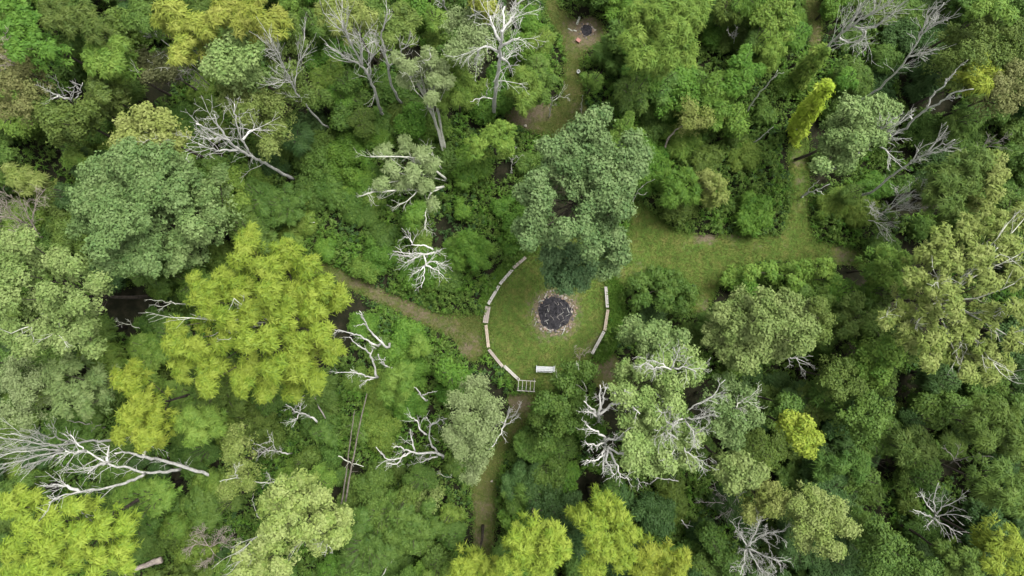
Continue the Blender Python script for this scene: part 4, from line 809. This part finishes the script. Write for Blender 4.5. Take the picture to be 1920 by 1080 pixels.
def rock_mesh(seed, flat=.6):
    import bmesh
    g = random.Random(seed); bm = bmesh.new(); bmesh.ops.create_icosphere(bm, subdivisions=1, radius=.5)
    for v in bm.verts:
        v.co *= g.uniform(.75, 1.2); v.co.z *= flat
    me = bpy.data.meshes.new('stone'); bm.to_mesh(me); bm.free()
    return me
def stone_mat(name, c1, c2): return bark_material(name, c1, c2, 1.6, .9)
M_st = [stone_mat('stone_grey', (.17,.15,.135), (.30,.265,.235)), stone_mat('stone_brown', (.16,.115,.085), (.27,.20,.155)), stone_mat('stone_pale', (.24,.215,.175), (.40,.36,.30)), stone_mat('stone_sooty', (.05,.045,.045), (.13,.115,.105))]
rocks = []
for i in range(12):
    me = rock_mesh(i); me.materials.append(M_st[0]); rocks.append(me)
def stone(parent, loc, s, mat, g):
    o = obj('stone', g.choice(rocks), parent, loc); o.scale = (s * g.uniform(.8,1.35), s * g.uniform(.7,1.1), s * g.uniform(.7,1.0)); o.rotation_euler = (0, 0, g.uniform(0, 6.28))
    o.material_slots[0].link = 'OBJECT'; o.material_slots[0].material = mat
    return o

def ash_material():
    m, t, N, L = new_mat('charcoal_ash')
    out = N.new('ShaderNodeOutputMaterial'); p = N.new('ShaderNodeBsdfPrincipled'); p.inputs['Roughness'].default_value = .95; p.inputs['Specular IOR Level'].default_value = .1
    ge = N.new('ShaderNodeNewGeometry'); no = N.new('ShaderNodeTexNoise'); no.inputs['Scale'].default_value = 4; no.inputs['Detail'].default_value = 9; no.inputs['Roughness'].default_value = .75
    cr = N.new('ShaderNodeValToRGB'); cr.color_ramp.elements[0].position = .40; cr.color_ramp.elements[1].position = .75
    cr.color_ramp.elements[0].color = (.009,.009,.011,1); cr.color_ramp.elements[1].color = (.075,.071,.076,1)
    L.new(ge.outputs['Position'], no.inputs['Vector']); L.new(no.outputs['Fac'], cr.inputs[0]); L.new(cr.outputs[0], p.inputs['Base Color']); L.new(p.outputs[0], out.inputs[0])
    return m
M_ash = ash_material()
def fire_pit(px, py, r_in, r_out, nst, label, seed, smin, smax):
    g = random.Random(seed); c = at(px, py); root = empty('fire_pit', (c[0], c[1], 0), label, 'fire pit')
    # ash bed: a shallow uneven mound
    v = [(0, 0, .12)]; f = []; nr, na = 7, 40
    for i in range(1, nr + 1):
        for j in range(na):
            a = j / na * 6.283; rr = r_in * i / nr * (1 + (.06 * math.sin(a*3+1) + .04 * math.sin(a*7)) * (i / nr)) * g.uniform(.97, 1.03)
            v.append((rr*math.cos(a), rr*math.sin(a), .05 + .09 * (1 - (i/nr)**2) + (g.uniform(-.03,.03) if i < nr else -.035)))
    for j in range(na): f.append((0, 1 + j, 1 + (j+1) % na))
    for i in range(nr - 1):
        for j in range(na):
            a0 = 1 + i*na + j; a1 = 1 + i*na + (j+1) % na; f.append((a0, a0 + na, a1 + na, a1))
    obj('ash_bed', mesh_py('ash_bed', v, f, M_ash, True), root)
    for k in range(nst):
        a = k / nst * 6.283 + g.uniform(-.1, .1); rr = g.uniform(r_in * .93, r_out) if k % 3 else g.uniform(r_in*.98, r_in * 1.12)
        s = g.uniform(smin, smax); mt = M_st[g.choice((0, 0, 0, 1, 1, 1, 2, 3, 3))]
        stone(root, (rr*math.cos(a), rr*math.sin(a), .03 + s * .16), s, mt, g)
    return root
fire_pit(1040, 587, 1.78, 2.36, 150, 'large round fire pit ringed with loose stones on the lawn', 5, .12, .33)
NAMED.append(('large fire pit', 1041, 588, 45))
fire_pit(1100, 57, .62, .95, 22, 'small fire pit of pale rubble on the bare patch by the north trail', 6, .12, .30)
NAMED.append(('small fire pit', 1100, 57, 25))
g = random.Random(3); c0 = at(1040, 587)
M_char = [BARK['dim'], BARK['grey'], bark_material('charred_wood', (.02,.02,.02), (.09,.085,.08)), BARK['cream']]
for i in range(34):
    a = g.uniform(0, 6.283); r_ = 1.45 * math.sqrt(g.random()); an = g.uniform(0, 6.283); ln = g.uniform(.25, .62); tb = Tubes()
    b = np.array((math.cos(an), math.sin(an), 0)); w_ = np.array((-b[1], b[0], 0))
    tb.add(smooth_line([-b*ln/2, w_*g.uniform(-.08,.08) + np.array((0,0,.02)), b*ln/2 + np.array((0,0,.03))], 2), [g.uniform(.014,.03)]*5, 5)
    o = obj('charred_stick', tb.mesh('charred_stick', M_char[g.choice((0,0,1,2,2))]), None, (c0[0]+r_*math.cos(a), c0[1]+r_*math.sin(a), .14 + g.uniform(0,.03)))
    tag(o, 'burnt stick lying in the ashes of the large fire pit', 'stick', 'burnt sticks in the large fire pit')
for i in range(14):
    a = g.uniform(0, 6.283); r_ = g.uniform(1.8, 2.4); an = a + g.uniform(-.9, .9) + 1.57; ln = g.uniform(.25, .7); tb = Tubes()
    b = np.array((math.cos(an), math.sin(an), 0))
    tb.add(np.array([-b*ln/2, b*ln/2]), [g.uniform(.02,.04)]*2, 5)
    o = obj('kindling_stick', tb.mesh('kindling_stick', (BARK['cream'], BARK['pink'], BARK['grey'])[i % 3]), None, (c0[0]+r_*math.cos(a), c0[1]+r_*math.sin(a), .13 + g.uniform(0,.05)))
    tag(o, 'unburnt stick lying among the stones of the large fire pit', 'stick', 'sticks around the large fire pit')

# things by the small fire pit
def cut_log(px, py, ln, r, ang, label, mat):
    p = at(px, py); root = empty('firewood_log', (p[0], p[1], 0), label, 'log', None, math.radians(ang)); tb = Tubes()
    tb.add(np.array([(-ln/2,0,r),(-ln*.2,.02,r*1.05),(ln*.2,-.02,r),(ln/2,0,r)]), [r, r*1.03, r, r*.96], 10); obj('bark', tb.mesh('bark', mat), root)
    tb = Tubes(); tb.add(np.array([(ln/2+.001,0,r),(ln/2+.014,0,r)]), [r*.9, r*.88], 10); obj('cut_face', tb.mesh('cut_face', M_st[2]), root)
cut_log(1084, 40, .85, .12, -110, 'pale log with a cut end above the small fire pit', BARK['cream'])
cut_log(1069, 56, .55, .06, -25, 'thin pale log left of the small fire pit', BARK['cream'])
cut_log(1078, 58, .34, .07, -8, 'short pale log piece beside the small fire pit', BARK['cream'])
g = random.Random(8)
def lone_stone(px, py, s, mat, label, z=0):
    p = at(px, py); o = stone(None, (p[0], p[1], s*.22), s, mat, g); tag(o, label, 'stone')
lone_stone(1115, 57, .34, M_st[2], 'pale flat stone right of the small fire pit')
lone_stone(1132, 67, .2, M_st[2], 'small pale stone at the edge of the bare patch')
lone_stone(922, 902, .34, M_st[2], 'pinkish stone on the right edge of the south path')
lone_stone(985, 236, .45, M_st[2], 'pale stone on the bare brown earth by the lime green tree')
lone_stone(1294, 412, .3, M_st[2], 'yellowish stone at the top edge of the meadow')
def simple_mat(name, c, rough):
    m, t, N, L = new_mat(name); out = N.new('ShaderNodeOutputMaterial'); p = N.new('ShaderNodeBsdfPrincipled')
    no = N.new('ShaderNodeTexNoise'); no.inputs['Scale'].default_value = 9; mr = N.new('ShaderNodeMix'); mr.data_type = 'RGBA'
    mr.inputs[6].default_value = (*[x*.8 for x in c], 1); mr.inputs[7].default_value = (*c, 1); L.new(no.outputs['Fac'], mr.inputs[0]); L.new(mr.outputs[2], p.inputs['Base Color'])
    p.inputs['Roughness'].default_value = rough; L.new(p.outputs[0], out.inputs[0]); return m
M_red = simple_mat('faded_red_plastic', (.28,.11,.085), .6); M_bucket = simple_mat('white_plastic', (.74,.76,.72), .4)
rb = at(1084, 77); rc = empty('crate', (rb[0], rb[1], 0), 'faded red plastic crate at the edge of the small fire pit', 'crate', None, math.radians(-35))
box('base', (.42,.32,.03), (0,0,.016), rc, M_red)
for s in (-1, 1):
    box('side', (.42,.025,.26), (0, s*.148, .162), rc, M_red); box('end', (.025,.27,.26), (s*.197, 0, .162), rc, M_red)
box('lid', (.45,.35,.03), (0,0,.308), rc, M_red)
bb = at(1084, 136); bu = empty('bucket', (bb[0], bb[1], 0), 'white plastic bucket at the side of the north trail', 'bucket'); v = []; f = []
prof = [(.0,.01),(.13,.01),(.16,.38),(.175,.38),(.175,.41),(.15,.41),(.12,.06),(.0,.06)]; na = 20
for (r_, z) in prof:
    for j in range(na): v.append((r_*math.cos(j/na*6.283), r_*math.sin(j/na*6.283), z))
for i in range(len(prof)-1):
    for j in range(na): f.append((i*na+j, i*na+(j+1)%na, (i+1)*na+(j+1)%na, (i+1)*na+j))
obj('pail', mesh_py('pail', v, f, M_bucket), bu)
tb = Tubes(); tb.add(np.array([(math.cos(t)*.18, -.10*math.sin(t), .39+.02*math.sin(t)) for t in np.linspace(0, math.pi, 9)]), [.008]*9, 5); obj('handle', tb.mesh('handle', BARK['grey']), bu)

# ------------------------------------------------------------------ understorey shrubs
protos = []
for i, (R, sty) in enumerate([(1.1,'thick'),(1.1,'broad'),(1.1,'frond'),(1.7,'thick'),(1.7,'frond'),(1.7,'broad'),(1.7,'fine'),(2.4,'thick'),(2.4,'frond'),(2.4,'broad'),(2.4,'thick'),(1.4,'fine')]):
    g = np.random.default_rng(900 + i); n = 8 if R < 1.3 else 13 if R < 2 else 18
    L = [(0, 0, R*.55, R*.45)]
    for k in range(n):
        a = g.random()*6.283; d = R*.92*math.sqrt(g.random()); z = R*(.62 - .4*(d/R)**2) + g.normal(0, .12*R)
        L.append((d*math.cos(a), d*math.sin(a), max(z, .25), R*(.20 + .17*g.random())))
    me = crown_mesh('foliage', np.array(L), sty, 950 + i, 1.0, 1.0); me.materials.append(PAL['green'])
    tb = Tubes()
    for q in L[1:]: tb.add(smooth_line([(q[0]*.1, q[1]*.1, -R), (q[0]*.5, q[1]*.5, q[2]*.4), (q[0], q[1], q[2])], 2), np.linspace(.05, .015, 5), 4)
    protos.append((R, me, tb.mesh('stems', BARK['brown']), sty))

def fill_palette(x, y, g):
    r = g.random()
    if (x > 1100 and y > 870) or (x > 1560 and y > 640) or (x > 1380 and y > 680): L = [('deep',.52),('green',.26),('moss',.22)]  # lower right: shade put into the colour by a darker leaf mix
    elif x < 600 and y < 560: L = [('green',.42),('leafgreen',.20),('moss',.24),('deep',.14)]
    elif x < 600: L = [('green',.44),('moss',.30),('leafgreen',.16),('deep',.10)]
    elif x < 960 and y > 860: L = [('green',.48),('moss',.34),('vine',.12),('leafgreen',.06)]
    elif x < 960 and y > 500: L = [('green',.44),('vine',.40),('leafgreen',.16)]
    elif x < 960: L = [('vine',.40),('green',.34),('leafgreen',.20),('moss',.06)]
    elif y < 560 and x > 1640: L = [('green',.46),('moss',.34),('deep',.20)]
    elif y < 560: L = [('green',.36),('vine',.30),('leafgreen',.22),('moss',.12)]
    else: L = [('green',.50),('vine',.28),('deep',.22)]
    for k, w in L:
        r -= w
        if r <= 0: return k
    return L[0][0]

g = np.random.default_rng(77); spots = []
holes = [(1150,585,30),(1148,650,28),(935,515,22),(905,560,16),(1100,50,52),(1070,110,30),(95,45,26),(205,12,26),(60,285,40),(120,320,26),(1010,215,40),(210,190,18),(1590,655,30),(1695,730,34),(1660,870,26),(1815,890,36),(1640,960,26),(540,700,0),(1075,395,0),(1700,455,28),(1430,900,16),(1350,855,16),(290,190,22),(270,180,26),(1460,860,20)]
tries = 0
namedA = np.array([(n[1], n[2], n[3]) for n in NAMED if n[3] > 24])
CL = np.array(CLEAR)
PXP = [np.array(v[0], float) for v in PATHS.values()]
nsh = ntr = 0
while (nsh < 290 or ntr < 260) and tries < 16000:
    tries += 1
    px = g.uniform(-30, 1950); py = g.uniform(-30, 1110)
    lowzone = (560 < px < 1000 and 230 < py < 700) or (1190 < px < 1500 and 230 < py < 440) or (1140 < px < 1330 and 480 < py < 720)
    pi = int(g.integers(len(protos))); R = protos[pi][0]; sc_ = g.uniform(.75, 1.2)
    zc = g.uniform(.5, 1.3) if lowzone else g.uniform(.6, 5.2)
    if R > 2 and lowzone: continue
    if R > 2: zc += 1.0
    near = np.hypot(CL[:,0]-px, CL[:,1]-py).min()
    rpx = R * sc_ * S * H / (H - zc - R)
    if near < rpx + 4:
        if R > 1.8: continue
        zc = min(zc, .7)
    tall = zc >= 3.2
    if (tall and ntr >= 260) or (not tall and nsh >= 290): continue
    w = at(px, py, zc + R*.4)
    if any(math.hypot(px-h[0], py-h[1]) < h[2] + rpx*.5 for h in holes): continue
    if any(inside(q, np.array(px), np.array(py)) or seg_dist(q, np.array(px), np.array(py)) < rpx * .8 for q in PXP): continue
    dn = np.hypot(namedA[:,0]-px, namedA[:,1]-py)
    if (dn < namedA[:,2] * .72 - rpx * .45).any(): continue
    if any(math.hypot(px-s[0], py-s[1]) < (rpx + s[2]) * .42 for s in spots): continue
    if tall: ntr += 1
    else: nsh += 1
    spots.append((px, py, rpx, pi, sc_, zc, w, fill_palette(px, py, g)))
DIRN = ['right of', 'up-right of', 'above', 'up-left of', 'left of', 'down-left of', 'below', 'down-right of']
uniq = {}
for n in NAMED: uniq.setdefault(n[0], n)
UN = list(uniq.values()); used_lab = {}
stem_o = None
for (px, py, rpx, pi, sc_, zc, w, pal) in spots:
    R, fm, sm, sty = protos[pi]
    ds = sorted(UN, key=lambda n: math.hypot(n[1]-px, n[2]-py) - n[3]*.3)
    a = math.atan2(-(py - ds[0][2]), px - ds[0][1]); di = DIRN[int(round(a / (math.pi/4))) % 8]
    size = 'small' if rpx < 26 else 'big' if rpx > 42 else 'mid-sized'
    kind = 'leafy shrub' if zc < 3.2 else 'bushy young tree'
    base_lab = f'{size} {PAL_WORD[pal]} {kind} {di} the {ds[0][0]}'
    lab = base_lab; j = 1
    while (lab in used_lab or len(lab.split()) > 16) and j < 12: lab = base_lab + f', towards the {ds[j][0]}'; j += 1
    if len(lab.split()) > 16 or lab in used_lab:
        for m_ in ds[1:12]:
            a = math.atan2(-(py - m_[2]), px - m_[1]); lab = f'{size} {PAL_WORD[pal]} {kind} {DIRN[int(round(a / (math.pi/4))) % 8]} the {m_[0]}'
            if lab not in used_lab and len(lab.split()) <= 16: break
    used_lab[lab] = 1
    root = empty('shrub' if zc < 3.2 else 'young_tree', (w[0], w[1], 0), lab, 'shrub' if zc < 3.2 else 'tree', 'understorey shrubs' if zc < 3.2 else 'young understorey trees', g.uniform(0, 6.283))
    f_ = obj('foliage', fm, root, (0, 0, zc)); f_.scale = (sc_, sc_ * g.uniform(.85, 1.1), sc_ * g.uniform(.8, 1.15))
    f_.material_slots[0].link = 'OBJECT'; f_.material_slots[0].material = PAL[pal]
    s_ = obj('stems', sm, root, (0, 0, zc)); s_.scale = (sc_, sc_, max(1.0, zc / R))

# ------------------------------------------------------------------ undergrowth: ferns, brambles and vines nobody could count
def undergrowth(name, label, pal, density, seed, hmax, lo, hi, style, nz_thr, extra=None):
    g = np.random.default_rng(seed); area = (116*70)
    n = int(area * density); X = g.uniform(-58, 58, n); Y = g.uniform(-35, 35, n)
    if extra: X, Y = extra(g)
    nz = noise2(X, Y, .55, seed) ; k = (nz > lo) & (nz <= hi) & ~on_path(X, Y, .0)
    for h in holes:
        c = at(h[0], h[1]); k &= ~((np.hypot(X-c[0], Y-c[1]) < h[2]/S) & (g.random(len(X)) < .8))
    for nm_ in NAMED:
        if len(nm_) > 4 and nm_[4] > 12 and nm_[3] > 45:
            c = at(nm_[1], nm_[2], nm_[4] * .7); k &= np.hypot(X-c[0], Y-c[1]) > nm_[3] / S * .5
    X, Y = X[k], Y[k]; d = np.full(len(X), 9.0)
    for p in WPOLY.values(): d = np.minimum(d, seg_dist(p, X, Y))
    hh = hmax * (.35 + .65 * np.clip(d / 1.6, 0, 1)) * np.clip(.55 + noise2(X, Y, 1.5, seed+1), .15, 1.3)
    P = np.stack((X, Y, .15 + hh * g.random(len(X)) ** .5), 1)
    V, t, c = build_leaves(P, np.full(len(P), .42), style, g, 9.0 / STY[style]['n'])
    me = quad_mesh(name, V, len(V)//3, {'tint': t, 'clump': c}, 3); me.materials.append(PAL[pal])
    o = obj(name, me); o['kind'] = 'stuff'; o['label'] = label; o['category'] = 'undergrowth'
undergrowth('undergrowth', 'dark green tangle of ferns and brambles on the forest floor', 'deep', 3.0, 21, 1.2, -2, .05, 'under', 0)
undergrowth('bramble_cover', 'mid green vines and brambles covering the forest floor', 'green', 9.0, 22, 1.8, -.4, 2, 'under', 0)
undergrowth('fern_cover', 'bright green ferns scattered over the forest floor', 'vine', 4.5, 23, 1.7, -.1, 2, 'frond', 0)
WPOLY['verge_left'] = [tuple(at(x, y)[:2]) for x, y in [(990,462),(955,482),(925,515),(905,552),(892,588),(908,584),(916,562),(936,530),(960,501),(984,479)]]
WPOLY['verge_right'] = [tuple(at(x, y)[:2]) for x, y in [(1148,520),(1170,545),(1168,600),(1160,640),(1135,680),(1112,676),(1118,662),(1140,622),(1147,578),(1142,535)]]
# tall grass fringe along the trails and outside the benches
M_fringe = leaf_material('fringe_grass', (.050,.105,.016), (.085,.150,.022), (.120,.170,.035), .25)
o = blades('fringe_grass', ['lawn', 'west_path', 'meadow', 'north_trail', 'south_path', 'trail_end'], 85, .26, .035, M_fringe, 31, ring=.55)
M_verge = leaf_material('verge_grass', (.052,.115,.014), (.080,.155,.018), (.110,.185,.028), .25)
o['label'] = 'uncut bright grass fringing the lawn and trails'; o['category'] = 'grass'


o = blades('verge_grass', ['verge_left', 'verge_right'], 420, .38, .04, M_verge, 33)
o['label'] = 'lush bright grass strip just outside the benches'; o['category'] = 'grass'
